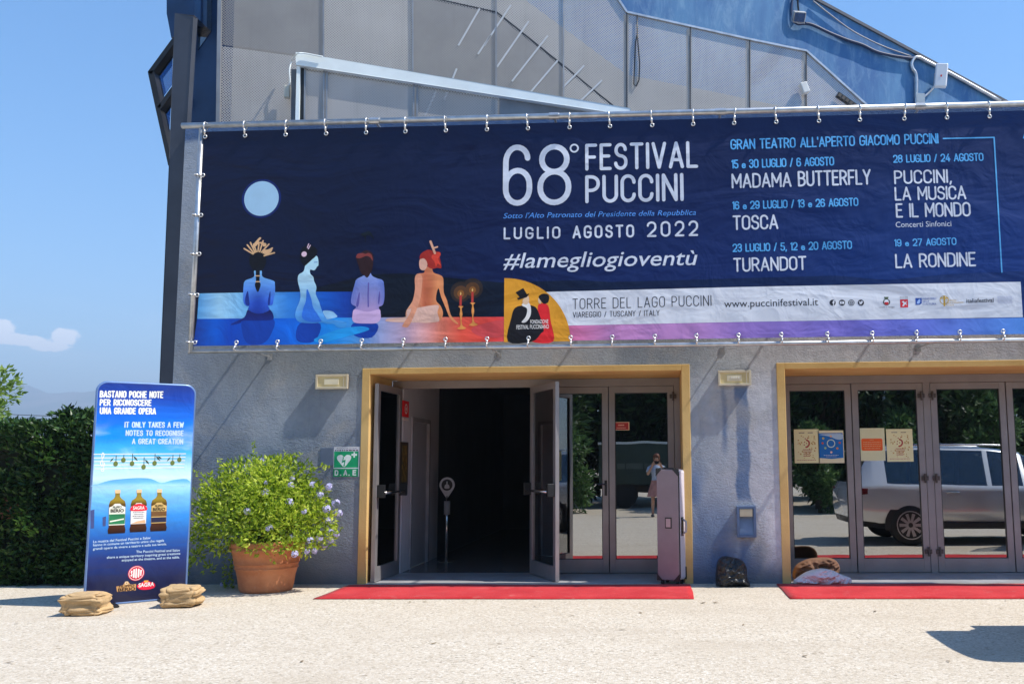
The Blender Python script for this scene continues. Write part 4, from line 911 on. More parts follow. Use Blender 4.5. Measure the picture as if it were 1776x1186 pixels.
# ------------------------------------------------------------------ shape helpers for soft and leafy things
def blob(c, rx, ry, rz, p=2.6, nu=36, nv=22, rough=.02, freq=6., seed=0., rot=0., fold=0., floor=0.):
    """super-ellipsoid pushed about by noise: sacks and bags"""
    mb = MB(); vs = []; c = Vector(c); cr, sr = math.cos(rot), math.sin(rot)
    sg = lambda v, e: math.copysign(abs(v)**e, v)
    for j in range(nv+1):
        t = -math.pi/2 + math.pi*j/nv
        for i in range(nu):
            a = 2*math.pi*i/nu; e = 2/p
            d = Vector((sg(math.cos(t), e)*sg(math.cos(a), e), sg(math.cos(t), e)*sg(math.sin(a), e), sg(math.sin(t), e)))
            q = Vector((d.x*rx, d.y*ry, d.z*rz))
            k = noise.noise(q*freq+Vector((seed, 0, 0)))*rough + noise.noise(q*freq*2.7+Vector((0, seed, 0)))*rough*.5
            if fold: k -= abs(noise.noise(Vector((q.x*freq*.7, q.y*freq*.7, q.z*freq*1.8+seed))))*fold
            q = q + d.normalized()*k if d.length else q
            q = Vector((q.x*cr-q.y*sr, q.x*sr+q.y*cr, q.z)) + c
            q.z = max(floor, q.z); vs.append(q)
    mb.add(vs, [(j*nu+i, j*nu+(i+1) % nu, (j+1)*nu+(i+1) % nu, (j+1)*nu+i) for j in range(nv) for i in range(nu)])
    return mb
def leaf_quads(mb, pts, size, asp=.42, up=.25, var=.35, fold=.18):
    """pts: list of (position, outward direction); each leaf is a folded lozenge"""
    for p, n in pts:
        s = size*(1+rnd.uniform(-var, var)); d = Vector((rnd.gauss(0, 1), rnd.gauss(0, 1), rnd.gauss(0, .8)))
        ax = (n*.9 + d*.65 + Vector((0, 0, up))).normalized()
        sd = ax.cross(Vector((rnd.gauss(0, 1), rnd.gauss(0, 1), rnd.gauss(0, 1)+.6)))
        if sd.length < 1e-3: continue
        sd.normalize(); nn = ax.cross(sd); w = s*asp
        a = p; b = p+ax*s; m_ = p+ax*s*.45
        mb.add([a, m_+sd*w*.5+nn*s*fold*.4, b, m_-sd*w*.5+nn*s*fold*.4], [(0, 1, 2), (0, 2, 3)])
def clump_points(cs, n):
    """cs: list of (centre, radius); shell-biased points with the outward direction"""
    out = []; tot = sum(r*r for c, r in cs)
    for c, r in cs:
        for _ in range(int(n*r*r/tot)+1):
            d = Vector((rnd.gauss(0, 1), rnd.gauss(0, 1), rnd.gauss(0, 1))).normalized()
            out.append((Vector(c)+d*r*(rnd.random()**.38), d))
    return out
L_LANTANA = leaf_mat('shrub_leaf', ((.14, .24, .015), (.32, .46, .03), (.50, .62, .05), (.64, .72, .11)), .45)
L_HEDGE = leaf_mat('hedge_leaf', ((.014, .04, .012), (.028, .07, .018), (.05, .115, .025), (.09, .17, .04)), .2, .35)
L_TREE = leaf_mat('tree_leaf', ((.08, .16, .025), (.16, .27, .04), (.26, .36, .07)), .4)
L_DARK = leaf_mat('dark_tree_leaf', ((.012, .03, .010), (.03, .07, .02), (.06, .12, .03)), .25)
M_BARK = mat('bark', (.10, .075, .055), .9, 0, .3, 8, 30, .6, .02)

# ------------------------------------------------------------------ red carpets
def carpet(x0, x1, lab, fr=None):
    m, nt, N, L, b = nodes('red_carpet'); v = objvec(N)
    n1 = noise_n(N, L, v, 1.6, 5, .65); n2 = noise_n(N, L, v, 260, 3, .7)
    col = mixc(N, L, rng(N, L, n1, .3, .75), (.46, .022, .026, 1), (.60, .048, .05, 1)); col = mixc(N, L, rng(N, L, n2, .45, .75, 0, .35), col, (.36, .02, .03, 1))
    du = noise_n(N, L, v, 5.5, 5, .7, .8); col = mixc(N, L, rng(N, L, du, .56, .78, 0, .38), col, (.60, .30, .25, 1))
    gr = noise_n(N, L, v, 70, 2, .5); col = mixc(N, L, rng(N, L, gr, .70, .74, 0, .8), col, (.70, .60, .48, 1))
    L.new(col, b.inputs['Base Color']); b.inputs['Roughness'].default_value = .95; b.inputs['Specular IOR Level'].default_value = .1
    b.inputs['Sheen Weight'].default_value = .08; bump(N, L, b, n2, .5, .004)
    mb = MB(); nx, ny = 60, 8; vs = []
    y0, y1 = -1.235, -.13
    for j in range(ny+1):
        for i in range(nx+1):
            x = x0+(x1-x0)*i/nx; y = y0+(y1-y0)*j/ny
            e = .012*noise.noise(Vector((x*1.3, 3, x0))) if j == 0 else .0
            z = .010 + .010*abs(noise.noise(Vector((x*1.1, y*2, 4)))) + .012*max(0, noise.noise(Vector((x*2.6+y*1.5, 8, x0))))**2
            vs.append((x+(.012*noise.noise(Vector((y*2, x0, 1))) if i in (0, nx) else 0) + (-.02*(1-j/ny) if i == 0 and x0 < 0 else 0), y+e, z))
    n = len(vs); vs += [(x, y, .004) for x, y, z in vs]
    fs = [(j*(nx+1)+i, j*(nx+1)+i+1, (j+1)*(nx+1)+i+1, (j+1)*(nx+1)+i) for j in range(ny) for i in range(nx)]
    fs += [(i, n+i, n+i+1, i+1) for i in range(nx)]+[(j*(nx+1), (j+1)*(nx+1), n+(j+1)*(nx+1), n+j*(nx+1)) for j in range(ny)]+[(j*(nx+1)+nx, n+j*(nx+1)+nx, n+(j+1)*(nx+1)+nx, (j+1)*(nx+1)+nx) for j in range(ny)]
    mb.add(vs, fs); tag(mb.build('carpet', m, smooth=True), lab, 'carpet', 'red carpets in front of the doors')
carpet(-3.74, .376, 'red carpet before the entrance whose door stands open')
carpet(1.394, 7.0, 'red carpet before the shut glass doors with posters')

# ------------------------------------------------------------------ wall lamps, plates, sign, niche
M_LFR = mat('lamp_frame_cream', (.62, .56, .42), .5, 0, .08, 8); M_LGL = mat('lamp_glass_amber', (.74, .62, .34), .2, 0, .1, 6, coat=.6)
def wall_lamp(px0, py0, px1, py1, lab, panel):
    x0, z1 = at(px0, py0, -.05); x1, z0 = at(px1, py1, -.05)
    t = thing('wall_lamp', lab, 'lamp', ((x0+x1)/2, 0, z0), 'oblong wall lamps')
    MB().box(x0, x1, -.045, -.001, z0, z1).build('housing', mat('lamp_body', (.10, .07, .045), .6), t, bevel=.008)
    w = .022
    MB().box(x0-.006, x1+.006, -.068, -.046, z1-w, z1+.006).box(x0-.006, x1+.006, -.068, -.046, z0-.006, z0+w).box(x0-.006, x0+w, -.068, -.046, z0+w, z1-w).box(x1-w, x1+.006, -.068, -.046, z0+w, z1-w).build('rim', M_LFR, t, bevel=.004)
    MB().box(x0+w, x1-w, -.058, -.046, z0+w, z1-w).build('lens', M_LGL, t)
    a = x0+(x1-x0)*.26; b = x0+(x1-x0)*.72
    MB().box(a, b, -.064, -.0585, z0+.05, z1-.05).build('reflector_plate', mat('lamp_plate', (.80, .74, .55), .35), t, bevel=.003)
    if panel:
        for k in range(4): MB().box(a+.05+k*.028, a+.066+k*.028, -.068, -.0645, z0+.085, z1-.075).build('led_strip', mat('led_white', (.9, .9, .86), .25), t)
    MB().box(x1-.055, x1-.043, -.066, -.0585, z0+w, z1-w).build('lens_bar', M_LFR, t)
wall_lamp(549, 650.5, 603, 673.5, 'oblong cream wall lamp left of the open entrance', False)
wall_lamp(1246, 643.5, 1302, 667.5, 'oblong cream wall lamp on the pier between the two entrances', True)
x0, z1 = at(556, 776.5, 0); x1, z0 = at(577.5, 808, 0)
tag(MB().box(x0, x1, -.006, -.001, z0, z1).build('access_plate', mat('plate_blue_grey', (.15, .19, .26), .55, 0, .15, 4), bevel=.003), 'blue grey painted cover plate left of the green sign', 'plate')
SP = FP(-.004)
x0, z1 = at(579.5, 774.8, 0); x1, z0 = at(622.5, 826, 0); w_, h_ = x1-x0, z1-z0
sg = thing('defibrillator_sign', 'green and white sign with a heart and the letters D.A.E', 'sign', (x0, 0, z0))
MB().box(x0, x1, -.004, -.001, z0, z1).build('sign_plate', ink('sign_white', 226, 226, 230), sg)
def su(a, b): return (x0+a*w_, z0+(1-b)*h_)
GRN = ink('sign_green', 22, 142, 92); SW = ink('sign_pale', 222, 232, 228)
mb = MB().art(SP, [su(.015, .155), su(.97, .155), su(.97, .70), su(.015, .70)], T1).art(SP, [su(.0, .735), su(.97, .735), su(.97, 1), su(.0, 1)], T1); mb.build('green_field', GRN, sg)
MB().art(SP, spline([su(.41, .68), su(.24, .53), (su(.13, .40)), su(.15, .31), su(.24, .27), su(.33, .28), su(.41, .34), su(.49, .28), su(.58, .27), su(.67, .31), su(.68, .40), su(.58, .53)], 4), T1*2).build('heart', SW, sg)
MB().art(SP, [su(.36, .31), su(.40, .36), (su(.375, .46)), su(.47, .43), su(.44, .62), su(.465, .62), su(.405, .665), su(.38, .61), su(.405, .61), su(.42, .50), su(.32, .545), su(.355, .40)], T1*3).build('lightning_bolt', GRN, sg)
MB().art(SP, [su(a, b) for a, b in ((.77, .18), (.83, .18), (.83, .235), (.91, .235), (.91, .30), (.83, .30), (.83, .365), (.77, .365), (.77, .30), (.69, .30), (.69, .235), (.77, .235))], T1*2).build('cross', SW, sg)
mb = MB()
for ch, a in (('D', .05), ('A', .40), ('E', .75)): stroke_text(mb, SP, ch, su(a, .965), .15*w_, .19*h_, .22, T1*2)
for a in (.29, .62): mb.disc(SP, *su(a, .95), .010, T1*2, n=8)
mb.build('lettering', SW, sg)
mb = MB()
type_text(mb, SP, 'ASSOCIAZIONE', su(.10, .075), .80*w_, .055*h_, T1*2); blocks(mb, SP, su(.04, .14), .90*w_, .042*h_, T1*2, 4); mb.build('lettering', ink('sign_grey', 96, 84, 100), sg)
x0, z1 = at(1277, 877, 0); x1, z0 = at(1311.5, 931, 0)
M_NB = mat('niche_blue', (.10, .16, .28), .5, 0, .12, 5)
ni = thing('wall_niche', 'small blue framed box with a beige flap set in the pier above the black sack', 'wall box', ((x0+x1)/2, 0, z0))
MB().box(x0, x0+.03, -.05, -.001, z0, z1).box(x1-.03, x1, -.05, -.001, z0, z1).box(x0+.03, x1-.03, -.05, -.001, z1-.03, z1).box(x0+.03, x1-.03, -.06, -.001, z0, z0+.03).build('surround', M_NB, ni, bevel=.003)
MB().add([(x0+.03, -.003, z1-.03), (x1-.03, -.003, z1-.03), (x1-.03, -.003, z1-.15), (x0+.03, -.003, z1-.15), (x0+.03, -.045, z0+.03), (x1-.03, -.045, z0+.03)], [(0, 1, 2, 3), (3, 2, 5, 4)]).build('chute', mat('niche_inner', (.15, .22, .34), .45), ni)
MB().box(x0+.035, x1-.04, -.046, -.030, z1-.125, z1-.035).build('flap', mat('flap_beige', (.52, .47, .33), .5, 0, .1), ni, bevel=.004)

# ------------------------------------------------------------------ advertising board on the left
ga = ground(146.5, 1053); gb = ground(321.5, 1037)
A_ = Vector((ga[0], ga[1], .0)); B_ = Vector((gb[0], gb[1], 0))
TP = Plane(A_ + Vector((0, 0, .0)), B_-A_); TW = (B_-A_).length
v0 = TP.uv(200, 1046)[1]; v1 = (TP.uv(180, 664)[1]+TP.uv(318, 667)[1])/2
ad = thing('advertising_board', 'tall round cornered blue advertising board with three oil bottles, weighted by burlap bags', 'advertising board', tuple(A_))
def rrect(w, a, b, r, r2=.02):
    out = []
    for cx, cy, a0, rad in ((w-r, b-r, 0, r), (r, b-r, 90, r), (r2, a+r2, 180, r2), (w-r2, a+r2, 270, r2)):
        for k in range(9):
            t = R(a0+k*90/8); out.append((cx+rad*math.cos(t), cy+rad*math.sin(t)))
    return out
def zt_(y): return TP.P(0, TP.uv(240, y)[1]).z
def board_extra(N, L, v, sp, col):
    mp = N.new('ShaderNodeMapping'); L.new(v, mp.inputs[0]); mp.inputs['Scale'].default_value = (.9, .9, 3.4); mp.inputs['Rotation'].default_value = (.0, -.35, 0)
    n = noise_n(N, L, mp.outputs[0], 1.5, 4, .55)
    band = mth(N, L, 'MULTIPLY', rng(N, L, sp.outputs[2], zt_(825), zt_(795)), rng(N, L, sp.outputs[2], zt_(725), zt_(770)))
    return mixc(N, L, mth(N, L, 'MULTIPLY', mth(N, L, 'MULTIPLY', rng(N, L, n, .46, .68), band), .75), col, lin(196, 220, 244))
M_BOARD = ramp_mat('board_print', 2, [(zt_(y), c_) for y, c_ in ((1046, (20, 20, 44)), (1005, (18, 24, 62)), (965, (20, 44, 108)), (930, (26, 84, 160)), (895, (44, 130, 206)), (860, (112, 176, 224)), (842, (150, 196, 232)), (828, (186, 214, 240)), (808, (160, 204, 240)), (785, (62, 164, 230)), (760, (10, 130, 222)), (725, (8, 98, 204)), (690, (14, 62, 160)), (664, (24, 46, 120)))], .35, board_extra, .5)
ol = rrect(TW, v0, v1, .10)
n = len(ol); mb = MB()
tr = tessellate_polygon([[Vector((u, v, 0)) for u, v in ol]])
mb.add([TP.P(u, v, 0) for u, v in ol]+[TP.P(u, v, -.028) for u, v in ol], [tuple(t) for t in tr]+[tuple(n+i for i in t) for t in tr])
mb.build('printed_panel', M_BOARD, ad)
mb = MB(); mb.tube([TP.P(u, v, -.014) for u, v in ol], .016, 8, True); mb.build('edge_frame', mat('pale_blue_edge', (.16, .26, .50), .3, .3), ad, smooth=True)
for u in (.12, TW-.12):
    mb = MB(); mb.slab(TP, u-.16, u+.16, .006, .022, -.30, .26); mb.slab(TP, u-.02, u+.02, .022, v0+.25, -.05, -.034); mb.build('base_foot', M_BLACK, ad)
T2 = .0006
def BU(px, py): return TP.uv(px, py)
WI = ink('board_white', 236, 236, 232); WB = ink('board_cool_white', 206, 228, 250)
def bline(s, p, q, top, wt, m=WI, w=T2*3, **k):
    a, b = BU(*p), BU(*q); mb = MB()
    stroke_text(mb, TP, s, a, b[0]-a[0], BU(p[0], top)[1]-a[1], wt, w, k.pop('track', .20), (b[1]-a[1])/(b[0]-a[0]), **k); mb.build('lettering', m, ad)
def btype(s, p, q, top, m=WI, w=T2*3, bold=0., par=None):
    a, b = BU(*p), BU(*q); mb = MB()
    type_text(mb, TP, s, a, b[0]-a[0], BU(p[0], top)[1]-a[1], w, slope=(b[1]-a[1])/(b[0]-a[0]), bold=bold); mb.build('lettering', m, par or ad)
for s, x1_, y, top in (('BASTANO POCHE NOTE', 283, 689.5, 677), ('PER RICONOSCERE', 262.5, 703.5, 691.7), ('UNA GRANDE OPERA', 270.5, 718, 706)):
    bline(s, (172.5, y), (x1_, y+(.9 if y < 700 else .6)), top, .185, track=.30)
for s, x0_, x1_, y, top in (('IT ONLY TAKES A FEW', 215.5, 318.5, 741.5, 731), ('NOTES TO RECOGNISE', 217.5, 318, 755.7, 745.5), ('A GREAT CREATION', 228.5, 317.5, 770, 760)):
    bline(s, (x0_, y), (x1_, y+.3), top, .18, WB, track=.30)
# music staff with olives
for k in range(5):
    mb = MB(); ribbon(mb, TP, [Vector(BU(163+k*.4, 787.5+6.3*k)), Vector(BU(322-k*.8, 786.5+5.9*k))], .0045, T2*2); mb.build('staff_line', WI, ad)
mb = MB(); ribbon(mb, TP, [Vector(q) for q in spline([BU(*p) for p in ((178.5, 813), (175.5, 815), (177, 817), (180, 815), (178, 802), (176.5, 790), (178.5, 785), (180.5, 789), (177, 797), (174, 803), (176, 808), (180, 808), (181, 803), (178, 801.5))], 4, False)], .004, T2*3); mb.build('treble_clef', WI, ad)
OLV = ink('olive_green', 92, 104, 50); OLD = ink('olive_dark', 50, 66, 44)
for px, py, up_, lf in ((200.5, 804, 790, -1), (214, 797.5, 789, 0), (229, 803.5, 787, 1), (249, 809.5, 793, 1), (268, 803, 787, 2), (299, 802.5, 789, -1), (311, 797, 788, 0)):
    mb = MB().use(OLV).disc(TP, *BU(px, py), .0225, T2*4, .027, 14).use(OLD); ribbon(mb, TP, [Vector(BU(px+.6, py-4)), Vector(BU(px+1, up_))], .003, T2*4.4)
    for q in range(abs(lf)):
        d = -1 if lf < 0 else 1; a = BU(px+d*(2 if d > 0 else 3)+q*3, up_+3); b = BU(px+d*(10 if d > 0 else 11)+q*3, up_+12-q*3)
        if d < 0: a = BU(px-3, up_+3); b = BU(px-10, up_+11)
        mx_, my_ = (a[0]+b[0])/2, (a[1]+b[1])/2; ddx, ddy = b[0]-a[0], b[1]-a[1]
        mb.art(TP, [a, (mx_-ddy*.12, my_+ddx*.12), b, (mx_+ddy*.12, my_-ddx*.12)], T2*(4.6+q*.2))
    mb.build('printed_olive', None, ad)
MB().art(TP, spline([BU(*p) for p in ((163, 840), (170, 839), (190, 833), (215, 830), (240, 828.5), (262, 830), (280, 837), (300, 832), (324, 830.5), (324, 842), (240, 843), (163, 844))], 3), T2*2).build('printed_mountains', ramp_mat('board_mountain', 2, [(zt_(843), (150, 196, 232)), (zt_(836), (100, 166, 216)), (zt_(828), (84, 152, 208))], .4), ad)
for (px, y0, y1, w) in ((160.5, 883, 916, .018), (181, 895, 912, .016)):
    mb = MB(); a = BU(px, y1); b = BU(px, y0); mb.art(TP, [(a[0]-w, a[1]), (a[0]+w*.7, a[1]), (b[0]+w, b[1]), (b[0]-w, b[1]-.01)], T2*2); mb.build('printed_post', ink('post_print', 58, 70, 116), ad)
def bottle(px, top, bot, kind):
    a = BU(px-1.5, bot); t = BU(px+.8, top); H = t[1]-a[1]; W = H*.345; cx = lambda v: a[0]+(t[0]-a[0])*v
    P = lambda u, v: (cx(v)+u*W, a[1]+v*H)
    mb = MB().use(ramp_mat('bottle_print_%d' % kind, 2, [(TP.P(0, a[1]).z, (34, 14, 10)), (TP.P(0, a[1]+H*.2).z, (74, 38, 16)), (TP.P(0, a[1]+H*.65).z, (86, 60, 14)), (TP.P(0, a[1]+H*.78).z, (150, 128, 40)), (TP.P(0, a[1]+H).z, (110, 90, 40))], .35))
    side = [(.50, 0), (.53, .08), (.47, .16), (.49, .24), (.50, .66), (.44, .74), (.22, .80), (.14, .85), (.14, .92)]
    mb.art(TP, [P(-u, v) for u, v in side]+[P(u, v) for u, v in side[::-1]], T2*4)
    mb.use(ink('cap_beige', 214, 176, 130)).art(TP, [P(-.16, .92), P(.16, .92), P(.16, 1), P(-.16, 1)], T2*5)
    cols = {0: ((214, 214, 200), (38, 110, 70)), 1: ((226, 224, 224), (226, 224, 224)), 2: ((190, 158, 96), (36, 36, 60))}[kind]
    mb.use(ink('label_top_%d' % kind, *cols[0])).art(TP, [P(-.48, .19), P(.48, .19), P(.485, .60), P(.28, .63), P(.15, .68), P(-.15, .68), P(-.28, .63), P(-.485, .60)], T2*5)
    if kind == 0: mb.use(ink('label_green', *cols[1])).art(TP, [P(-.47, .21), P(.47, .21), P(.475, .44), P(-.475, .44)], T2*6).use(ink('label_cream', 222, 220, 205)).art(TP, [P(-.42, .26), P(.42, .31), P(.42, .34), P(-.42, .29)], T2*7)
    if kind == 1: mb.use(ink('label_red', 206, 34, 52)).art(TP, spline([P(-.47, .50), P(.47, .50), P(.45, .60), P(.15, .66), P(-.15, .66), P(-.45, .60)], 3), T2*6).use(ink('label_tan', 206, 160, 120)).art(TP, [P(-.44, .20), P(.44, .20), P(.40, .28), P(-.1, .25)], T2*6)
    if kind == 2: mb.use(ink('label_navy', *cols[1])).art(TP, [P(-.47, .21), P(.47, .21), P(.475, .33), P(-.475, .33)], T2*6).use(ink('label_brown', 104, 72, 40)).art(TP, [P(-.48, .35), P(.48, .35), P(.48, .47), P(-.48, .47)], T2*6)
    b_ = mb.build('printed_bottle', None, ad)
    mb = MB()
    if kind == 1:
        type_text(mb, TP, 'SAGRA', P(-.36, .53), .72*W, .08*H, T2*8, bold=.02); mb.build('lettering', WI, b_)
        mb = MB()
        for k in range(4): blocks(mb, TP, P(-.36+.06*(k % 2), .455-k*.045), (.72-.12*(k % 2))*W, .016*H, T2*8, k)
        mb.build('small_print', ink('label_grey', 120, 110, 116), b_)
    else:
        type_text(mb, TP, 'FILIPPO', P(-.26, .575), .52*W, .055*H, T2*8, bold=.02); type_text(mb, TP, 'BERIO', P(-.40, .485), .80*W, .075*H, T2*8, bold=.03)
        mb.build('lettering', ink('label_dark', 50, 40, 30), b_)
bottle(203.5, 849, 924.5, 0); bottle(240.8, 848.5, 922, 1); bottle(276, 848, 920.5, 2)
for s, p, q, top in (('La musica del Festival Puccini e Salov', (161.5, 941), (261, 934), 936.5), ('hanno in comune un territorio unico che regala', (161.5, 946.8), (284.5, 938.5), 942.3), ('grandi opere da vivere a teatro e sulla tua tavola.', (161, 953.3), (289, 944.5), 949),
                     ('The Puccini Festival and Salov', (236, 958.5), (312, 955.5), 954), ('share a unique territory inspiring great creations', (185, 968.2), (312.5, 961), 963.8), ('enjoyed at the theatre, and at the table.', (211, 973), (311.5, 967.5), 968.6)):
    btype(s, p, q, top, WB, bold=.012)
c_ = BU(236.3, 993.5); lg = MB().use(ink('salov_red', 190, 34, 60)).disc(TP, c_[0], c_[1], .080, T2*2, .080).use(WI).ring(TP, c_[0], c_[1], .068, .073, T2*3).build('round_emblem', None, ad)
mb = MB()
for i, (ch, hh) in enumerate(zip('SALOV', (.065, .095, .105, .095, .065))): stroke_text(mb, TP, ch, (c_[0]-.054+i*.0225, c_[1]-hh/2), .018, hh, .14, T2*3.5)
mb.build('lettering', WI, lg)
lg = MB().use(ink('emblem_tan', 176, 132, 82)).art(TP, [BU(*p) for p in ((201.5, 1016.5), (203, 1025.8), (235.5, 1023), (236, 1012), (226, 1013), (222, 1007.5), (217, 1008), (213.5, 1014))], T2*2).use(ink('emblem_ring', 222, 200, 160)).ring(TP, *BU(219.5, 1010.5), .009, .017, T2*3).build('tan_emblem', None, ad)
btype('FILIPPO', (206, 1018.6), (233, 1016.4), 1014.8, ink('emblem_brown', 52, 34, 24), T2*4, .02, lg); btype('BERIO', (204.5, 1025), (234.5, 1022.6), 1019.6, ink('emblem_brown', 52, 34, 24), T2*4, .03, lg)
lg = MB().use(ink('sagra_red', 204, 30, 56)).art(TP, spline([BU(*p) for p in ((238, 1014), (246, 1009.5), (253, 1005.5), (260, 1008), (268, 1011), (268, 1018), (258, 1021.5), (246, 1022), (239, 1019))], 4), T2*2).use(ink('crown_gold', 214, 150, 60)).art(TP, [BU(250, 1009.5), BU(256.5, 1009), BU(257.5, 1005.8), BU(249.5, 1006.2)], T2*3).build('red_emblem', None, ad)
btype('SAGRA', (240, 1017.6), (267, 1015.2), 1010.6, WI, T2*4, .03, lg)

# ------------------------------------------------------------------ burlap bags
def burlap(n, c):
    m, nt, N, L, b = nodes(n); v = objvec(N)
    n1 = noise_n(N, L, v, 6, 5); wv = noise_n(N, L, v, 95, 3, .7)
    col = mixc(N, L, rng(N, L, n1, .3, .7), tuple(x*.75 for x in c)+(1,), tuple(c)+(1,)); col = mixc(N, L, rng(N, L, wv, .4, .7, 0, .4), col, tuple(x*.55 for x in c)+(1,))
    L.new(col, b.inputs['Base Color']); b.inputs['Roughness'].default_value = .95; bump(N, L, b, mth(N, L, 'ADD', mth(N, L, 'MULTIPLY', wv, .35), n1), .6, .012); return m
M_BUR = burlap('burlap', (.60, .40, .20))
def sandbag(pxl, pxr, ytop, ybot, lab, seed, rot):
    g0 = ground((pxl+pxr)/2, ybot); sc = (g0[1]+CAM_D)/FOC; w = (pxr-pxl)*sc; h = (ybot-ytop)*sc - .02
    cy = g0[1]+.15; cx = g0[0]*(cy+CAM_D)/(g0[1]+CAM_D); hx, hy, hz = w/2*.80, .14, h/2
    t = MB(); nu, nv = 120, 64; vs = []; cr, sr = math.cos(rot), math.sin(rot)
    sg = lambda v, e: math.copysign(abs(v)**e, v)
    for j in range(nv+1):
        el = -math.pi/2+math.pi*j/nv
        for i in range(nu):
            a = 2*math.pi*i/nu; d = Vector((sg(math.cos(el), .34)*sg(math.cos(a), .24), sg(math.cos(el), .24)*sg(math.sin(a), .24), sg(math.sin(el), .42)))
            q = Vector((d.x*hx, d.y*hy, d.z*hz)); side = max(abs(d.x), abs(d.y))
            mid = .015*math.sin(q.x*9+seed)+.012*noise.noise(Vector((q.x*9, q.y*9, seed)))
            crease = -.034*math.exp(-((q.z-mid)/.010)**2)*side            # the fold between the two halves
            belly = .010*math.sin(min(1, abs(q.z-mid)/(hz*.95))*math.pi)*side
            g = Vector((q.x*5, q.y*5, q.z*13)); rid = (1-abs(noise.noise(g+Vector((seed, 0, 0)))))**3*.022 - (1-abs(noise.noise(g*2.3+Vector((0, seed, 0)))))**4*.020
            end = .020*math.sin(q.z*70+6*noise.noise(Vector((q.x*4, q.y*6, seed))))*max(0, abs(d.x)-.75)*2
            k = crease+belly+rid+end+.012*noise.noise(q*7+Vector((seed, 3, 0)))
            hd = Vector((d.x, d.y, .35*d.z)); q = q+hd*k; q.z += .020*noise.noise(Vector((q.x*5, q.y*5, seed+2)))*(1 if q.z > 0 else 0) - .0*max(0, abs(d.x)-.8)*2
            t_ = Vector((q.x*cr-q.y*sr, q.x*sr+q.y*cr, q.z))+Vector((cx, cy, hz)); t_.z = max(.003, t_.z); vs.append(t_)
    t.add(vs, [(j*nu+i, j*nu+(i+1) % nu, (j+1)*nu+(i+1) % nu, (j+1)*nu+i) for j in range(nv) for i in range(nu)])
    o = t.build('sandbag', M_BUR, smooth=True)
    tag(o, lab, 'sandbag', 'burlap bags weighting the board'); return o
sandbag(109, 190, 1028, 1069, 'folded burlap sandbag on the left foot of the blue board', 3, R(9))
sandbag(280, 351, 1016, 1055, 'folded burlap sandbag beside the terracotta pot', 21, R(9))

# ------------------------------------------------------------------ potted flowering shrub
pg = ground(461, 1029); pcy = pg[1]+.26; pcx = pg[0]*(pcy+CAM_D)/(pg[1]+CAM_D)
sc = (pcy+CAM_D)/FOC
rb, rt = 43*sc, 58*sc; hp = .58
plant = thing('potted_shrub', 'bushy green shrub with pale lilac flowers in a big terracotta pot', 'potted plant', (pcx, pcy, 0))
def terracotta():
    m, nt, N, L, b = nodes('terracotta'); v = objvec(N); n1 = noise_n(N, L, v, 3, 6, .65); n2 = noise_n(N, L, v, 14, 5, .7)
    col = mixc(N, L, rng(N, L, n1, .3, .7), (.46, .155, .062, 1), (.62, .25, .11, 1)); col = mixc(N, L, rng(N, L, n2, .58, .8, 0, .5), col, (.55, .33, .22, 1))
    L.new(col, b.inputs['Base Color']); b.inputs['Roughness'].default_value = .85; bump(N, L, b, n2, .25, .006); return m
prof = [(rb*.96, 0), (rb, .012), (rb+.012, .05)]+[(rb+(rt-rb)*t, .05+(hp-.12-.05)*t) for t in (.3, .50)]+[(rb+(rt-rb)*.52+.009, .05+(hp-.17)*.52), (rb+(rt-rb)*.54+.009, .05+(hp-.17)*.545), (rb+(rt-rb)*.56, .05+(hp-.17)*.56), (rb+(rt-rb)*.66, .05+(hp-.17)*.66), (rb+(rt-rb)*.675+.008, .05+(hp-.17)*.675), (rb+(rt-rb)*.69, .05+(hp-.17)*.69), (rt*.985, hp-.125), (rt+.022, hp-.115), (rt+.030, hp-.08), (rt+.018, hp-.07), (rt+.030, hp-.055), (rt+.03, hp-.012), (rt+.015, hp), (rt-.03, hp), (rt-.045, hp-.06)]
MB().lathe(prof, 64, (pcx, pcy, 0)).build('pot', terracotta(), plant, smooth=True)
MB().lathe([(0.001, 0), (rt-.03, 0)], 40, (pcx, pcy, hp-.05), False).build('soil', mat('soil', (.05, .035, .025), .95), plant)
def PX(px, py, dy=0.):
    y = pcy+dy; a, b = at(px, py, y); return Vector((a, y, b))
cs = []
for px, py, r, dy in ((460, 880, 62, 0), (400, 870, 50, 0), (520, 880, 50, 0), (370, 905, 36, -.1), (350, 930, 24, -.1), (340, 962, 14, -.1), (552, 905, 34, -.1), (560, 930, 22, -.15), (430, 835, 44, .0), (490, 830, 42, 0), (460, 850, 55, -.25), (420, 900, 45, -.3), (500, 905, 45, -.3), (455, 925, 36, -.36), (380, 850, 34, 0), (545, 865, 30, 0), (385, 935, 28, -.25), (535, 940, 24, -.25), (355, 870, 18, 0), (463, 812, 22, .1), (400, 815, 18, .1), (530, 820, 20, .1), (500, 945, 18, -.42), (430, 945, 16, -.42), (460, 880, 55, .35), (400, 880, 45, .3), (520, 880, 45, .3), (362, 985, 10, 0), (470, 868, 70, .15)):
    cs.append((PX(px, py, dy), r*sc))
mb = MB()
leaf_quads(mb, clump_points(cs, 13500), .058, .46, .25)
def sprig(path, n, size):
    P = spline([tuple(p) for p in path], 8, False)
    for _ in range(n):
        k = rnd.randrange(len(P)); p = Vector(P[k]); leaf_quads(mb, [(p+Vector((rnd.gauss(0, .008), rnd.gauss(0, .008), rnd.gauss(0, .008))), Vector((rnd.gauss(0, 1), rnd.gauss(0, 1), rnd.gauss(0, 1))).normalized())], size)
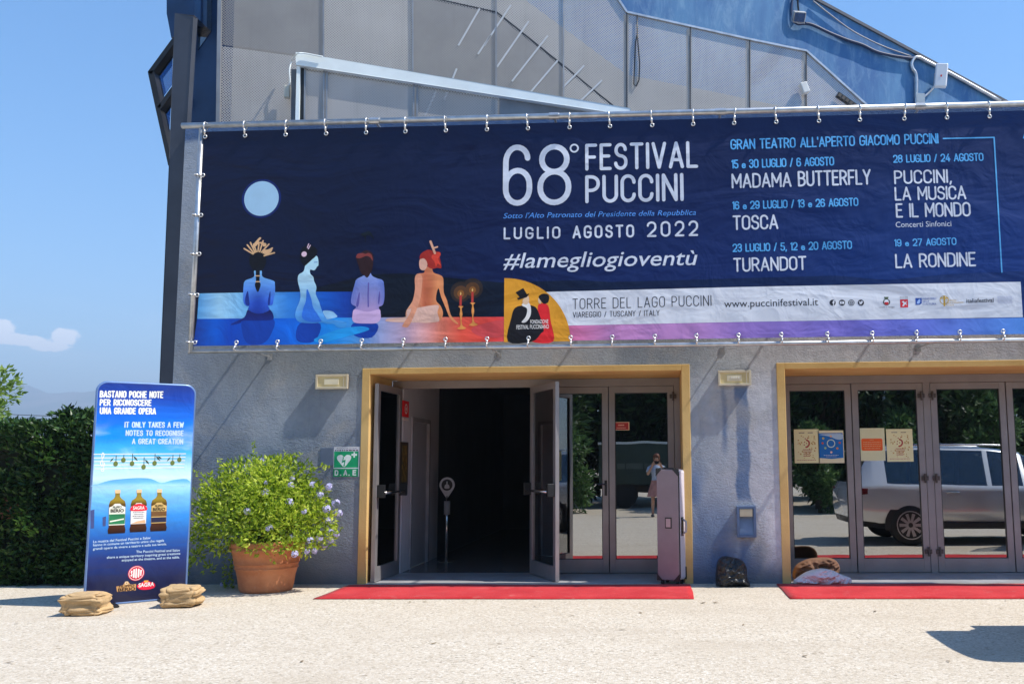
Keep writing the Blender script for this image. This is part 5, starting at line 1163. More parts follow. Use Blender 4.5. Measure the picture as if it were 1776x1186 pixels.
for pth, n in (([PX(440, 830), PX(442, 800), PX(440, 768)], 90), ([PX(505, 810), PX(498, 795), PX(496, 782)], 26), ([PX(497, 800), PX(510, 790), PX(524, 787)], 40), ([PX(540, 815), PX(558, 808), PX(570, 811)], 34), ([PX(385, 835), PX(350, 825), PX(334, 816)], 46), ([PX(360, 860), PX(342, 850), PX(329, 848)], 34), ([PX(350, 900), PX(335, 880), PX(326, 868)], 26), ([PX(560, 900), PX(580, 912), PX(592, 915)], 26), ([PX(350, 940), PX(332, 975), PX(326, 992)], 60), ([PX(395, 940, .2), PX(388, 985, .2), PX(392, 1018, .2)], 130), ([PX(405, 950, .2), PX(400, 990, .2), PX(404, 1022, .2)], 110), ([PX(345, 930), PX(332, 925), PX(323, 915)], 30), ([PX(470, 940, -.42), PX(474, 962, -.42), PX(472, 975, -.42)], 18), ([PX(381, 830), PX(379, 805), PX(381, 796)], 14)):
    sprig(pth, n, .042)
mb.build('foliage', L_LANTANA, plant)
mb = MB()
for c_, r in cs[:12]: mb.tube([(pcx+rnd.uniform(-.1, .1), pcy+rnd.uniform(-.1, .1), hp-.06), ((pcx+c_.x)/2, (pcy+c_.y)/2, (hp+c_.z)/2+.05), tuple(c_)], [.009, .006, .003], 5)
mb.build('stems', M_BARK, plant)
M_FL = leaf_mat('lilac_petal', ((.50, .46, .80), (.62, .60, .88), (.72, .71, .92)), .3, .5)
for px, py, dy, r in ((458, 799, .05, 1), (425, 809, .0, .7), (492, 810, .0, .8), (509, 829, -.1, .8), (507, 841, -.2, 1), (462, 853, -.38, 1), (504, 870, -.36, 1.1), (431, 886, -.42, 1), (469, 915, -.48, 1), (529, 886, -.3, .8), (544, 840, -.1, .9), (573, 844, -.05, 1.1), (557, 858, -.1, 1), (584, 872, -.05, 1.2), (568, 882, -.1, 1.2), (589, 889, -.05, 1.2), (571, 902, -.1, .9), (576, 922, -.1, .9), (585, 926, -.1, .9), (556, 932, -.2, 1.1), (540, 936, -.3, .95), (576, 937, -.1, .9), (548, 954, -.2, 1), (534, 955, -.3, .8), (513, 960, -.42, 1), (508, 930, -.4, .6), (388, 1012, .25, .7), (463, 836, -.3, .55), (565, 945, -.1, .8)):
    c_ = PX(px, py, dy) + Vector((0, -.03, 0)); mb = MB()
    for k in range(13):
        d = Vector((rnd.gauss(0, 1), rnd.gauss(0, 1)-.5, rnd.gauss(0, 1))).normalized(); fc = c_+d*.034*r
        u = d.cross(Vector((rnd.gauss(0, 1), rnd.gauss(0, 1), rnd.gauss(0, 1)))).normalized(); v = d.cross(u)
        for q in range(5):
            a = q*2*math.pi/5; e = u*math.cos(a)+v*math.sin(a); s_ = d.cross(e)
            mb.add([fc, fc+e*.012*r+s_*.0075*r+d*.002, fc+e*.021*r+d*.004, fc+e*.012*r-s_*.0075*r+d*.002], [(0, 1, 2, 3)])
    mb.build('flower_cluster', M_FL, plant)

# ------------------------------------------------------------------ sacks on the ground
def crinkle_mat(n, c, rough, bs=14, bst=.8, var=.25):
    m, nt, N, L, b = nodes(n); v = objvec(N); n1 = noise_n(N, L, v, bs, 3, .5, 1.5)
    L.new(mixc(N, L, rng(N, L, noise_n(N, L, v, 5, 4), .3, .7), tuple(x*(1-var) for x in c)+(1,), tuple(c)+(1,)), b.inputs['Base Color']); b.inputs['Roughness'].default_value = rough; bump(N, L, b, n1, bst, .03); return m
g0 = ground(1270, 1019); gs = (g0[1]+CAM_D)/FOC
def sack_outline(pts, y0, depth, m, lab, cat, name, seed, dent=.03, n=44):
    """a bag that hugs the wall: silhouette given on its own plane, belly pushed out in front"""
    cx = sum(p[0] for p in pts)/len(pts); cz = sum(p[1] for p in pts)/len(pts)
    ol = spline(pts, 12); k = len(ol); mb = MB(); vs = []
    for side in (-1, 1):
        for j in range(n+1):
            t = j/n; rr = math.sin(t*math.pi/2)
            for i, (x, z) in enumerate(ol):
                px_, pz_ = cx+(x-cx)*rr, cz+(z-cz)*rr; d = depth*math.cos(t*math.pi/2)**.7
                q = Vector((px_, 0, pz_)); g = Vector((q.x*4+q.z*3, seed, q.z*8-q.x*3)); wv = noise.noise(q*6+Vector((seed, 0, 0)))*dent + (1-2.2*abs(noise.noise(g)))*dent*1.1 + (1-2*abs(noise.noise(g*2.4+Vector((4, 0, 0)))))*dent*.7 + (1-2*abs(noise.noise(q*23+Vector((0, seed, 0)))))*dent*.25
                y = y0 + (-(d+wv*min(1, (1-t)*4)) if side < 0 else d*.55)
                vs.append((px_, y, max(.004, pz_)))
    for s_ in (0, 1):
        o_ = s_*(n+1)*k
        mb.add([vs[o_+q] for q in range((n+1)*k)], [(j*k+i, j*k+(i+1) % k, (j+1)*k+(i+1) % k, (j+1)*k+i) for j in range(n) for i in range(k)])
    o = mb.build(name, m, smooth=True); tag(o, lab, cat); return o
yk = -.20
sack_outline([at(*p, yk) for p in ((1241, 1010), (1242, 985), (1246, 970), (1256, 964), (1272, 966), (1288, 972), (1295, 985), (1296, 1000), (1301, 1014), (1296, 1016), (1270, 1016), (1246, 1016))], yk, .11, crinkle_mat('black_bag_plastic', (.016, .016, .018), .30, 9, .7), 'crumpled black plastic sack slumped against the blue pier', 'sack', 'plastic_sack', 4, .035)
yk = .12
sack_outline([at(*p, yk) for p in ((1378, 1004), (1380, 985), (1392, 975), (1410, 969), (1440, 968), (1455, 976), (1458, 992), (1440, 1005), (1400, 1008))], yk+.1, .10, burlap('brown_sacking', (.20, .10, .055)), 'rumpled brown cloth sack behind the pale one by the shut doors', 'sack', 'cloth_sack', 8, .04)
yk = .0
sack_outline([at(*p, yk) for p in ((1376, 1006), (1386, 998), (1400, 990), (1422, 985), (1442, 988), (1460, 996), (1474, 1001), (1473, 1010), (1450, 1012), (1410, 1012), (1380, 1012))], yk-.02, .10, crinkle_mat('pale_sack_cloth', (.80, .76, .74), .85, 9, .22, .06), 'pale pinkish white cloth sack lying at the foot of the ochre jamb', 'sack', 'cloth_sack', 15, .035)

# ------------------------------------------------------------------ instrument case
gc = (.165, -.02); rotc = R(-26)
cw, cdp, ch = .285, .225, 1.31
cs_ = thing('instrument_case', 'tall mauve hard case on castors with black corners leaning by the glass door', 'case', (gc[0], gc[1], 0))
MC = Matrix.Translation((gc[0], gc[1], .055)) @ Matrix.Rotation(rotc, 4, 'Z')
M_CASE = mat('case_mauve', (.285, .225, .235), .42, 0, .07, 4, 240, .12, .002); M_CASE_LIT = mat('case_sunlit_side', (.66, .61, .65), .45, 0, .06, 4)  # shell paler than the lid: sunlit side put into its colour
bm_ = MB().box(-cw/2, cw/2, -cdp/2+.03, cdp/2, 0, ch, MC); bm_.build('shell', M_CASE_LIT, cs_, bevel=.035)
MB().box(-cw/2, cw/2, -cdp/2, -cdp/2+.028, 0, ch, MC).build('lid', M_CASE, cs_, bevel=.012)
mb = MB()
mb.tube([MC @ Vector(p) for p in ((cw/2+.001, -cdp/2+.029, .03), (cw/2+.001, -cdp/2+.029, ch-.03), (cw/2-.03, -cdp/2+.029, ch+.001), (-cw/2+.03, -cdp/2+.029, ch+.001), (-cw/2-.001, -cdp/2+.029, ch-.03), (-cw/2-.001, -cdp/2+.029, .03))], .008, 6); mb.build('seam_trim', M_BLACK, cs_)
for z in (0, ch):
    for sx in (-1, 1):
        zz = (-.004, .075) if z == 0 else (ch-.075, ch+.004)
        x_ = (cw/2-.07, cw/2+.004) if sx > 0 else (-cw/2-.004, -cw/2+.07)
        pts = [(x_[1] if sx > 0 else x_[0], zz[0] if z == 0 else zz[1]), (x_[0] if sx > 0 else x_[1], zz[0] if z == 0 else zz[1]), (x_[1] if sx > 0 else x_[0], zz[1] if z == 0 else zz[0])]
        mb = MB().prism(pts, -cdp/2-.004, -cdp/2+.02); mb.v = [tuple(MC @ Vector(p)) for p in mb.v]; mb.build('corner_guard', M_BLACK, cs_, bevel=.003)
MB().box(cw/2+.001, cw/2+.006, -.035, .025, .52, .74, MC).build('handle_plate', M_BLACK, cs_)
hb_ = MB(); hb_.tube([MC @ Vector(p) for p in ((cw/2+.006, -.005, .54), (cw/2+.05, -.005, .57), (cw/2+.055, -.005, .63), (cw/2+.05, -.005, .69), (cw/2+.006, -.005, .72))], .013, 8); hb_.build('handle', mat('handle_grey', (.45, .43, .45), .4), cs_, smooth=True)
MB().box(-.03, .055, -cdp/2-.006, -cdp/2-.0005, .61, .74, MC).build('badge', M_BLACK, cs_)
MB().box(-.018, .043, -cdp/2-.009, -cdp/2-.0065, .625, .725, MC).build('badge_plate', mat('badge_pink', (.50, .36, .36), .4), cs_)
MB().box(-.06, .06, -.05, .03, ch+.001, ch+.022, MC).build('top_handle', M_BLACK, cs_, bevel=.006)
for sx in (-1, 1):
    for sy in (-1, 1):
        mb = MB(); c_ = Vector((sx*(cw/2-.045), sy*(cdp/2-.05), -.026)); mb.tube([MC @ (c_+Vector((-.013, 0, 0))), MC @ (c_+Vector((.013, 0, 0)))], .028, 14); mb.build('castor', M_BLACK, cs_)
mb = MB().box(cw/2-.03, cw/2+.012, cdp/2-.04, cdp/2+.012, .0, .15, MC); mb.build('rear_guard', M_BLACK, cs_, bevel=.006)

# ------------------------------------------------------------------ notices on the glass, things inside
GP = FP(DP+.018)
M_PAPER = ink('paper_cream', 214, 214, 168); M_PAPR = ink('paper_pale', 222, 222, 188)
def notice(px0, py0, px1, py1, m, lab, fill, plane=None, cat='poster'):
    pl = plane or GP
    a = pl.uv(px0, py1); b = pl.uv(px1, py0); t = thing('poster' if cat == 'poster' else 'notice', lab, cat, tuple(pl.P(*a)))
    MB().slab(pl, a[0], b[0], a[1], b[1], 0, .0012).build('paper', m, t)
    P = lambda u, v: (a[0]+(b[0]-a[0])*u, a[1]+(b[1]-a[1])*v)
    fill(t, pl, P, b[0]-a[0], b[1]-a[1]); return t
# pasted inside the panes at Y = DP + .026 (behind the glass), still read through it
GP = FP(DP+.020)
def festival_sheet(t, pl, P, w, h):
    k1 = ink('print_ochre', 170, 140, 60); k2 = ink('print_redbrown', 150, 60, 50); k3 = ink('print_slate', 70, 66, 70)
    mb = MB(); w_ = .0016
    blocks(mb, pl, P(.2, .885), .22*w, .022*h, w_, 1); blocks(mb, pl, P(.56, .885), .2*w, .022*h, w_, 2); mb.build('small_print', k3, t)
    mb = MB(); r2 = random.Random(5)
    for i in range(60):
        u, v = r2.uniform(.15, .85), r2.uniform(.55, .82) if i < 38 else r2.uniform(.12, .5)
        if .35 < u < .65 and .45 < v < .75: continue
        mb.disc(pl, *P(u, v), .004+.006*r2.random(), w_, n=6)
    mb.build('printed_pattern', k1, t)
    mb = MB()
    ribbon(mb, pl, [Vector(q) for q in spline([P(.50, .68), P(.58, .64), P(.60, .56), P(.54, .49), P(.47, .47)], 4, False)], .010, w_)
    for q in ((.45, .72), (.55, .74), (.42, .62), (.40, .54), (.5, .58)): mb.disc(pl, *P(*q), .008, w_+.0002, n=8)
    mb.build('printed_emblem', k2, t)
    mb = MB()
    for j, (u0, u1) in enumerate(((.34, .66), (.32, .68), (.36, .64), (.36, .62))): blocks(mb, pl, P(u0, .38-j*.06), (u1-u0)*w, .028*h, w_, j+3)
    blocks(mb, pl, P(.1, .08), .75*w, .012*h, w_, 9); mb.build('small_print', k2, t)
def season_sheet(t, pl, P, w, h):
    w_ = .0016
    MB().art(pl, [P(.03, .16), P(.5, .13), P(.97, .16), P(.97, .92), P(.03, .92)], w_).build('blue_field', ink('poster_blue', 28, 104, 176), t)
    MB().art(pl, spline([P(.05, .88), P(.3, .84), P(.5, .80), P(.75, .72), (P(.96, .74)), P(.96, .88), P(.6, .90)], 3), w_*1.3).build('pale_band', ink('poster_sky', 176, 208, 232), t)
    c_ = P(.5, .60); MB().ring(pl, c_[0], c_[1], .13*w, .165*w, w_*1.6).build('printed_ring', ink('poster_ring', 200, 226, 220), t)
    for u, v, cc in ((.2, .76, (196, 180, 90)), (.17, .61, (190, 90, 60)), (.27, .46, (150, 190, 150)), (.5, .33, (226, 200, 180)), (.74, .45, (206, 130, 70)), (.84, .62, (190, 90, 80)), (.5, .82, (226, 180, 150))):
        MB().disc(pl, *P(u, v), .045*w, w_*1.6, n=9).build('printed_spot', ink('spot_%d_%d' % (cc[0], cc[1]), *cc), t)
    mb = MB(); blocks(mb, pl, P(.2, .23), .6*w, .018*h, w_*1.6, 5); blocks(mb, pl, P(.3, .19), .4*w, .014*h, w_*1.6, 6); mb.build('small_print', WB, t)
def orange_notice(t, pl, P, w, h):
    w_ = .0016
    MB().art(pl, [P(u, v) for u, v in ((.09, .34), (.13, .31), (.87, .31), (.91, .34), (.91, .65), (.87, .68), (.13, .68), (.09, .65))], w_).build('orange_field', ink('notice_orange', 214, 96, 40), t)
    mb = MB()
    for j, (u0, u1, v) in enumerate(((.42, .58, .63), (.16, .84, .56), (.16, .84, .50), (.16, .84, .44), (.2, .8, .37))): blocks(mb, pl, P(u0, v), (u1-u0)*w, .018*h, w_*1.5, j+11)
    mb.build('small_print', ink('notice_pale', 240, 190, 140), t)
# front of the glass is at Y = DP + .022 .. .030, notices hang just in front of it
GP = FP(DP+.018)
notice(1378.5, 744, 1419.8, 803, M_PAPER, 'cream poster with small red print, leftmost behind the shut doors', festival_sheet)
notice(1420.3, 746, 1462.5, 803, M_PAPR, 'blue poster with a pale ring, on the pane beside the cream one', season_sheet)
notice(1491, 742, 1533.5, 799, ink('paper_grey_green', 200, 204, 166), 'pale notice with an orange block across its middle', orange_notice)
notice(1539, 743.5, 1582, 800.5, M_PAPER, 'cream poster with small red print above the car reflection, by the mid post', festival_sheet)
def red_sticker(t, pl, P, w, h):
    MB().art(pl, [P(.06, .08), P(.94, .08), P(.94, .92), P(.06, .92)], .0016).build('red_field', ink('sticker_red', 156, 44, 40), t)
    mb = MB(); blocks(mb, pl, P(.25, .55), .4*w, .14*h, .0024, 3); blocks(mb, pl, P(.15, .25), .6*w, .08*h, .0024, 7); mb.build('small_print', ink('sticker_cream', 226, 190, 160), t)
notice(1065.8, 731.5, 1091.5, 746, ink('sticker_edge', 222, 190, 150), 'small red sticker high on the right shut pane', red_sticker, None, 'sticker')
IP = Plane((-3.455, 0, 0), (0, -1, 0))                     # inner side wall, facing right
IPW = Plane((-3.455, 2.0, 0), (0, 1, 0))
def side_uv(px, py):
    d = AF*FOC + AR*(px-PPX) - AU*(py-PPY); t = (-3.455-CAM.x)/d.x; p = CAM+d*t; return p.y, p.z
def side_panel(px0, py0, px1, py1, m, name, par, pr=.012, y_off=0):
    y0, z1 = side_uv(px0, py0); y1, _ = side_uv(px1, py0); _, z0 = side_uv((px0+px1)/2, py1)
    o = MB().box(-3.455-.004, -3.455+pr, y0, y1, z0, z1).build(name, m, par); return (y0, y1, z0, z1, o)
es = thing('extinguisher_sign', 'small red sign high on the white wall inside the open door', 'sign', (-3.45, 1.2, 1.9))
y0, y1, z0, z1, _ = side_panel(698, 694, 708, 723, ink('fire_red', 206, 30, 34), 'sign_plate', es)
SPl = Plane((-3.4425, y0, 0), (0, 1, 0))
mb = MB()
SQ = Plane((-3.4425+.0, y0, 0), (0, 1, 0)); wS = y1-y0
mb.ring(SQ, wS*.5, (z0+z1)/2, .05, .07, .001, 20); mb.disc(SQ, wS*.5, (z0+z1)/2, .025, .001)
mb.build('hose_mark', ink('fire_white', 236, 220, 216), es)
side_panel(698, 724, 707.5, 729, ink('fire_white', 236, 220, 216), 'caption_plate', es)
pic = thing('framed_picture', 'narrow dark framed gilt picture on the white wall inside the entrance', 'picture', (-3.45, 1.1, 1.2))
side_panel(693.5, 766, 707, 841, mat('frame_brown', (.05, .035, .02), .4), 'picture_frame', pic, .012)
side_panel(696.5, 772, 704.5, 835, mat('gilt_print', (.20, .13, .025), .5, 0, .7, 14), 'print', pic, .015)
sx, sy = -3.17, 2.45
st = thing('sanitiser_stand', 'slim metal sanitiser stand with a round head just inside the entrance', 'stand', (sx, sy, 0))
MB().lathe([(.13, .008), (.13, .016), (.02, .03), (.001, .03)], 24, (sx, sy, 0)).build('base', M_STEEL, st)
MB().tube([(sx, sy, .02), (sx, sy, .98)], .022, 10).build('pole', M_STEEL, st, smooth=True)
MB().tube([(sx, sy, .70), (sx, sy, .90)], .048, 14).build('bottle_holder', mat('holder_grey', (.40, .41, .42), .35), st, smooth=True)
hp_ = FP(sy-.02); c_ = (sx, 1.14)
tear = [(c_[0]+.115*math.cos(t), c_[1]+.115*math.sin(t)) for t in [R(-35+k*250/20) for k in range(21)]]+[(sx-.02, .96), (sx+.02, .96)]
MB().prism(tear, sy-.02, sy+.0).build('head', mat('head_pale', (.62, .62, .62), .4), st)
MB().disc(hp_, sx, 1.14, .085, .002).build('head_disc', M_BLACK, st)
MB().art(hp_, spline([(sx-.035, 1.09), (sx+.035, 1.09), (sx+.03, 1.14), (sx+.01, 1.15), (sx+.008, 1.19), (sx-.008, 1.19), (sx-.01, 1.15), (sx-.03, 1.14)], 3), .004).build('drop_mark', ink('mark_grey', 170, 170, 170), st)
# paper pinned to the open leaf that stands in the middle
u_, v_ = por.uv(952, 805)
a_ = por.uv(946.5, 836); b_ = por.uv(957, 781)
nb = thing('notice', 'pale green notice in a dark holder on the half open middle door', 'notice', tuple(por.P(*a_)))
MB().slab(por, a_[0]-.02, b_[0]+.02, a_[1]-.02, b_[1]+.02, -.021, -.0205).build('holder', M_BLACK, nb); MB().slab(por, a_[0], b_[0], a_[1], b_[1], -.0204, -.019).build('paper', ink('notice_green', 190, 204, 150), nb)

# ------------------------------------------------------------------ fittings high on the building
def on(pl, px, py, w=0.): return pl.P(*pl.uv(px, py), w)
def onp(pl, w): return Plane(pl.o+pl.n*w, pl.u)              # the plane moved out by w
def frame_at(pl, px, py, rot=0.):
    p = pl.P(*pl.uv(px, py)); M = Matrix((( pl.u.x, -pl.n.x, 0, p.x), (pl.u.y, -pl.n.y, 0, p.y), (0, 0, 1, p.z), (0, 0, 0, 1)))
    return p, M @ Matrix.Rotation(rot, 4, 'Y')
M1 = onp(MS, .12)
p, M = frame_at(M1, 498.5, 160)
lb = thing('junction_box', 'small cream box hanging by its cable on the perforated screen left of the white beam', 'electrical box', tuple(p))
MB().box(-.04, .04, -.04, .05, -.09, .09, M).build('box', mat('cream_plastic', (.72, .68, .54), .45, 0, .05), lb, bevel=.012)
L1 = onp(LS, .09)
MB().tube(spline([M @ Vector((.02, 0, .09)), on(M1, 503, 140), on(M1, 502, 122), on(M1, 507, 104), on(L1, 515, 94), on(L1, 528, 93), on(L1, 560, 99)], 5, False), .010, 6).build('cable', M_WHITEP, lb, smooth=True)
M_OFFW = mat('off_white_plastic', (.74, .73, .68), .45, 0, .05)
def box_at(px, py, w, h, d, pl, m, name, lab, cat, rot=0.):
    p, M = frame_at(pl, px, py, rot); o = MB().box(-w/2, w/2, 0, d, -h/2, h/2, M).build(name, m, bevel=.012); tag(o, lab, cat)
box_at(1397, 151, .11, .17, .10, onp(MS, .13), M_OFFW, 'security_lamp', 'tilted off white box lamp on the screen post right of centre', 'lamp', R(-20))
p, ML = frame_at(onp(MS, .07), 1470, 175, R(33)); lo = thing('louvre_vent', 'small dark slatted vent tilted near the low end of the screen', 'vent', tuple(p))
MB().box(-.19, .19, 0, .04, -.045, .045, ML).build('vent_frame', M_BLACK, lo)
for k in range(5): MB().box(-.17+k*.07, -.125+k*.07, -.012, -.001, -.03, .03, ML).build('slat', mat('slat_brown', (.10, .08, .06), .5), lo)
cl = MB(); cl.tube([on(MS, px, py, .02) for px, py in ((1105, 28), (1105, 60), (1102, 75), (1100, 120), (1099, 148), (1103, 151), (1108, 140), (1109, 110), (1106, 75), (1105, 50))], .009, 6)
tag(cl.build('hanging_cable', M_BLACK, smooth=True), 'dark cable loop hanging down the perforated screen', 'cable')
def w3(px, py, w=.04): return on(onp(UP, w), px, py)
cp = MB(); cp.tube(spline([w3(*p) for p in ((1590, 200), (1589, 170), (1589, 132), (1583, 120), (1581, 110), (1586, 101), (1594, 100), (1610, 108), (1660, 134), (1735, 176))], 5, False), .030, 8)
tag(cp.build('conduit_pipe', M_GALV, smooth=True), 'grey conduit pipe that bends over at the blue roof edge', 'pipe')
p, MA = frame_at(onp(UP, .2), 1632, 132, R(8)); MA = MA @ Matrix.Rotation(R(-20), 4, 'Z')
an = thing('antenna_box', 'white flat antenna box on the sloping blue roof edge', 'antenna', tuple(p))
MB().box(-.10, .10, -.05, .05, -.21, .21, MA).build('case', mat('antenna_white', (.82, .82, .82), .4, 0, .03), an, bevel=.02)
MB().box(-.014, .010, -.054, -.051, -.04, -.005, MA).build('mark', ink('mark_red', 190, 40, 40), an)
mb = MB(); mb.tube(spline([w3(1622, 128, .12), w3(1621, 142), w3(1619, 152), w3(1610, 162), w3(1600, 170)], 5, False), .018, 6); mb.build('cable', M_GALV, an, smooth=True)
box_at(1597, 172, .16, .22, .07, onp(UP, .08), M_OFFW, 'cable_box', 'small pale box at the foot of the bent conduit', 'electrical box')
p, MF = frame_at(onp(UP, .18), 1386, 30); MF = MF @ Matrix.Rotation(R(35), 4, 'X')
fx = thing('floodlight', 'weathered floodlight with a looped cable high on the blue wall', 'floodlight', tuple(p))
MB().box(-.12, .10, -.06, .06, -.09, .09, MF).build('lamp_head', mat('floodlight_grey', (.38, .38, .38), .45, .4, .3, 12), fx, bevel=.02)
MB().box(-.10, .08, -.066, -.061, -.07, .07, MF).build('lens', M_GLASSB, fx)
mb = MB(); mb.tube([w3(1383, -12), w3(1384, 10), w3(1386, 26)], .016, 6); mb.build('bracket', M_BLACK, fx)
mb = MB(); mb.tube(spline([w3(1378, -20), w3(1373, 10), w3(1374, 32), w3(1382, 42), w3(1396, 42)], 5, False), .020, 6); mb.build('cable', mat('cable_navy', (.02, .04, .10), .5), fx, smooth=True)
cb = MB(); cb.tube(spline([w3(*p) for p in ((1396, 41), (1410, 44), (1440, 58), (1470, 70), (1495, 78), (1520, 90), (1548, 97), (1575, 101), (1590, 102))], 5, False), .026, 6)
tag(cb.build('slack_cable', mat('cable_navy', (.02, .04, .10), .5), smooth=True), 'thick dark blue cable sagging across the blue wall', 'cable')
cb = MB(); cb.tube(spline([w3(*p) for p in ((1410, 2), (1440, 26), (1480, 55), (1530, 80), (1580, 98))], 5, False), .012, 6)
tag(cb.build('thin_cable', mat('cable_grey', (.30, .30, .32), .5), smooth=True), 'thin grey cable just below the sloping roof edge', 'cable')

# ------------------------------------------------------------------ hedge and trees
def hedge():
    x0, x1, y0, y1, zt_ = -11.5, -6.32, -.10, 1.15, 2.0
    h = thing('hedge', 'dense dark green clipped hedge left of the theatre behind the blue board', 'hedge', ((x0+x1)/2, .5, 0))
    mb = MB().box(x0+.1, x1-.1, y0+.16, y1-.1, 0, zt_-.16); mb.build('dark_core', mat('hedge_core', (.010, .016, .007), .95, 0, .4, 9), h)  # solid near-black box filling the hedge behind its leaves
    def lump(x, z): return .10*noise.noise(Vector((x*1.7, z*1.7, 1)))+.05*noise.noise(Vector((x*5, z*5, 2)))
    pts = []
    for _ in range(21000):
        x = x1-(rnd.random()**1.35)*(x1-x0); z = rnd.random()*zt_; d = rnd.random()**2*.16
        if noise.noise(Vector((x*2.3, z*2.3, 7))) < -.28 and rnd.random() < .8: continue
        pts.append((Vector((x, y0-lump(x, z)+d, z)), Vector((rnd.gauss(0, .25), -1, .25)).normalized()))
    for _ in range(6500):
        x = x1-(rnd.random()**1.35)*(x1-x0); y = y0+rnd.random()*(y1-y0)*.9
        top = zt_+.05*noise.noise(Vector((x*2, y*2, 5)))+(.17*max(0, 1-abs(x+7.15)/.55))
        pts.append((Vector((x, y, top-rnd.random()**2*.2)), Vector((rnd.gauss(0, .4), rnd.gauss(-.2, .4), 1)).normalized()))
    for px, py0, py1, n in ((52, 740, 724, 24), (110, 735, 708, 60), (120, 735, 705, 60), (135, 735, 711, 60), (148, 735, 714, 60), (158, 735, 712, 50), (98, 735, 716, 40), (125, 730, 712, 50)):
        a = at(px, py0, .3); b = at(px+rnd.uniform(-4, 4), py1, .3)
        for _ in range(n):
            t = rnd.random(); pts.append((Vector((a[0]+(b[0]-a[0])*t+rnd.gauss(0, .02), .3+rnd.gauss(0, .03), a[1]+(b[1]-a[1])*t)), Vector((rnd.gauss(0, 1), rnd.gauss(0, 1), .3)).normalized()))
    mb = MB(); leaf_quads(mb, pts, .085, .46, .1); mb.build('foliage', L_HEDGE, h)
    pts = []
    for px, py, r, n in ((46, 908, 14, 46), (60, 925, 9, 20), (70, 760, 10, 16), (90, 790, 14, 24), (84, 770, 9, 14)):
        for _ in range(n):
            a = at(px+rnd.gauss(0, r*.6), py+rnd.gauss(0, r*.5), -.16); pts.append((Vector((a[0], -.2+rnd.uniform(-.05, .04), a[1])), Vector((rnd.gauss(0, .5), -1, .4)).normalized()))
    mb = MB(); leaf_quads(mb, pts, .075, .42, .2); mb.build('new_shoots', leaf_mat('young_leaf', ((.10, .22, .03), (.2, .36, .06))), h)
    pts = []
    for px, py in ((12, 870), (30, 890), (22, 880), (28, 900), (15, 890)):
        for _ in range(5):
            a = at(px+rnd.gauss(0, 5), py+rnd.gauss(0, 6), -.15); pts.append((Vector((a[0], -.17, a[1])), Vector((rnd.gauss(0, .5), -1, 0)).normalized()))
    mb = MB(); leaf_quads(mb, pts, .06, .4, .1); mb.build('dry_leaves', leaf_mat('dry_leaf', ((.16, .05, .03), (.26, .10, .06))), h)
hedge()
def tree(name, loc, H, R_, lab, cat, m, n, size, group=None, clumps=16, seed=1, low=.3):
    global rnd
    keep = rnd; rnd = random.Random(seed)
    t = thing(name, lab, cat, loc, group); X, Y, Z = loc
    mb = MB(); mb.tube([(X, Y, -.05), (X+.03*H/5, Y, H*.25), (X-.02*H, Y+.02*H, H*.55), (X, Y, H*.85)], [H*.028, H*.022, H*.014, H*.004], 9)
    cs = []
    for k in range(clumps):
        a = rnd.uniform(0, 2*math.pi); z = H*(low+(.93-low)*rnd.random()); rr = R_*rnd.uniform(.25, .8)*(1-.45*abs(z/H-.55))
        c = (X+rr*math.cos(a), Y+rr*math.sin(a), z); cs.append((c, R_*rnd.uniform(.28, .5)))
        mb.tube([(X, Y, z*.7), ((X+c[0])/2, (Y+c[1])/2, z*.85), c], [H*.010, H*.007, H*.002], 5)
    mb.build('trunk', M_BARK, t, smooth=True)
    mb = MB(); leaf_quads(mb, clump_points(cs, n), size, .42, .15); mb.build('crown', m, t); rnd = keep
    return t
def copy_thing(t, loc, rot, sc, lab):
    r = t.copy(); COL.objects.link(r); r.location = loc; r.rotation_euler = (0, 0, rot); r.scale = (sc, sc, sc); r['label'] = lab
    for c in t.children:
        k = c.copy(); COL.objects.link(k); k.parent = r; k.matrix_parent_inverse = c.matrix_parent_inverse.copy()
    return r
tx, tz = at(-66, 720, 5.5)
tree('leafy_tree', (tx, 5.5, 0), 3.35, 1.05, 'sunlit light green tree at the left edge beyond the hedge', 'tree', L_TREE, 7000, .12, None, 26, 5, .35)
# the planting across the forecourt that the door panes mirror
ev = tree('evergreen_tree', (-4.6, -15.2, 0), 6.4, 2.3, 'dark leafy tree across the forecourt, mirrored left of the shut door pair', 'tree', L_DARK, 12000, .34, 'trees across the forecourt', 30, 11, .12)
for i, (x, y, r, sc, w) in enumerate(((-8.6, -16, 1.1, 1.05, 'farthest left'), (-1.6, -19.4, 2.2, 1.05, 'behind the green truck'), (2.3, -18.6, 3.0, 1.1, 'just right of the green truck'), (5.0, -15.0, 4.1, 1.0, 'behind the silver car boot'), (8.3, -15.6, 5.2, 1.02, 'behind the silver car bonnet'), (12.6, -17.5, .6, .85, 'farthest right'), (.6, -23.5, 5.5, 1.35, 'tall and far behind the green truck'), (-5.6, -22.5, 1.7, 1.35, 'tall and far at the left'), (6.4, -22.5, 3.9, 1.4, 'tall and far behind the silver car'))):
    copy_thing(ev, (x, y, 0), r, sc, 'dark leafy tree across the forecourt, %s' % w)
ol_ = tree('oleander_shrub', (-2.75, -13.0, 0), 2.6, .95, 'green oleander shrub mirrored in the left shut pane', 'shrub', leaf_mat('oleander_leaf', ((.03, .08, .02), (.08, .17, .05), (.16, .27, .09))), 4200, .17, 'shrubs across the forecourt', 20, 17, .1)
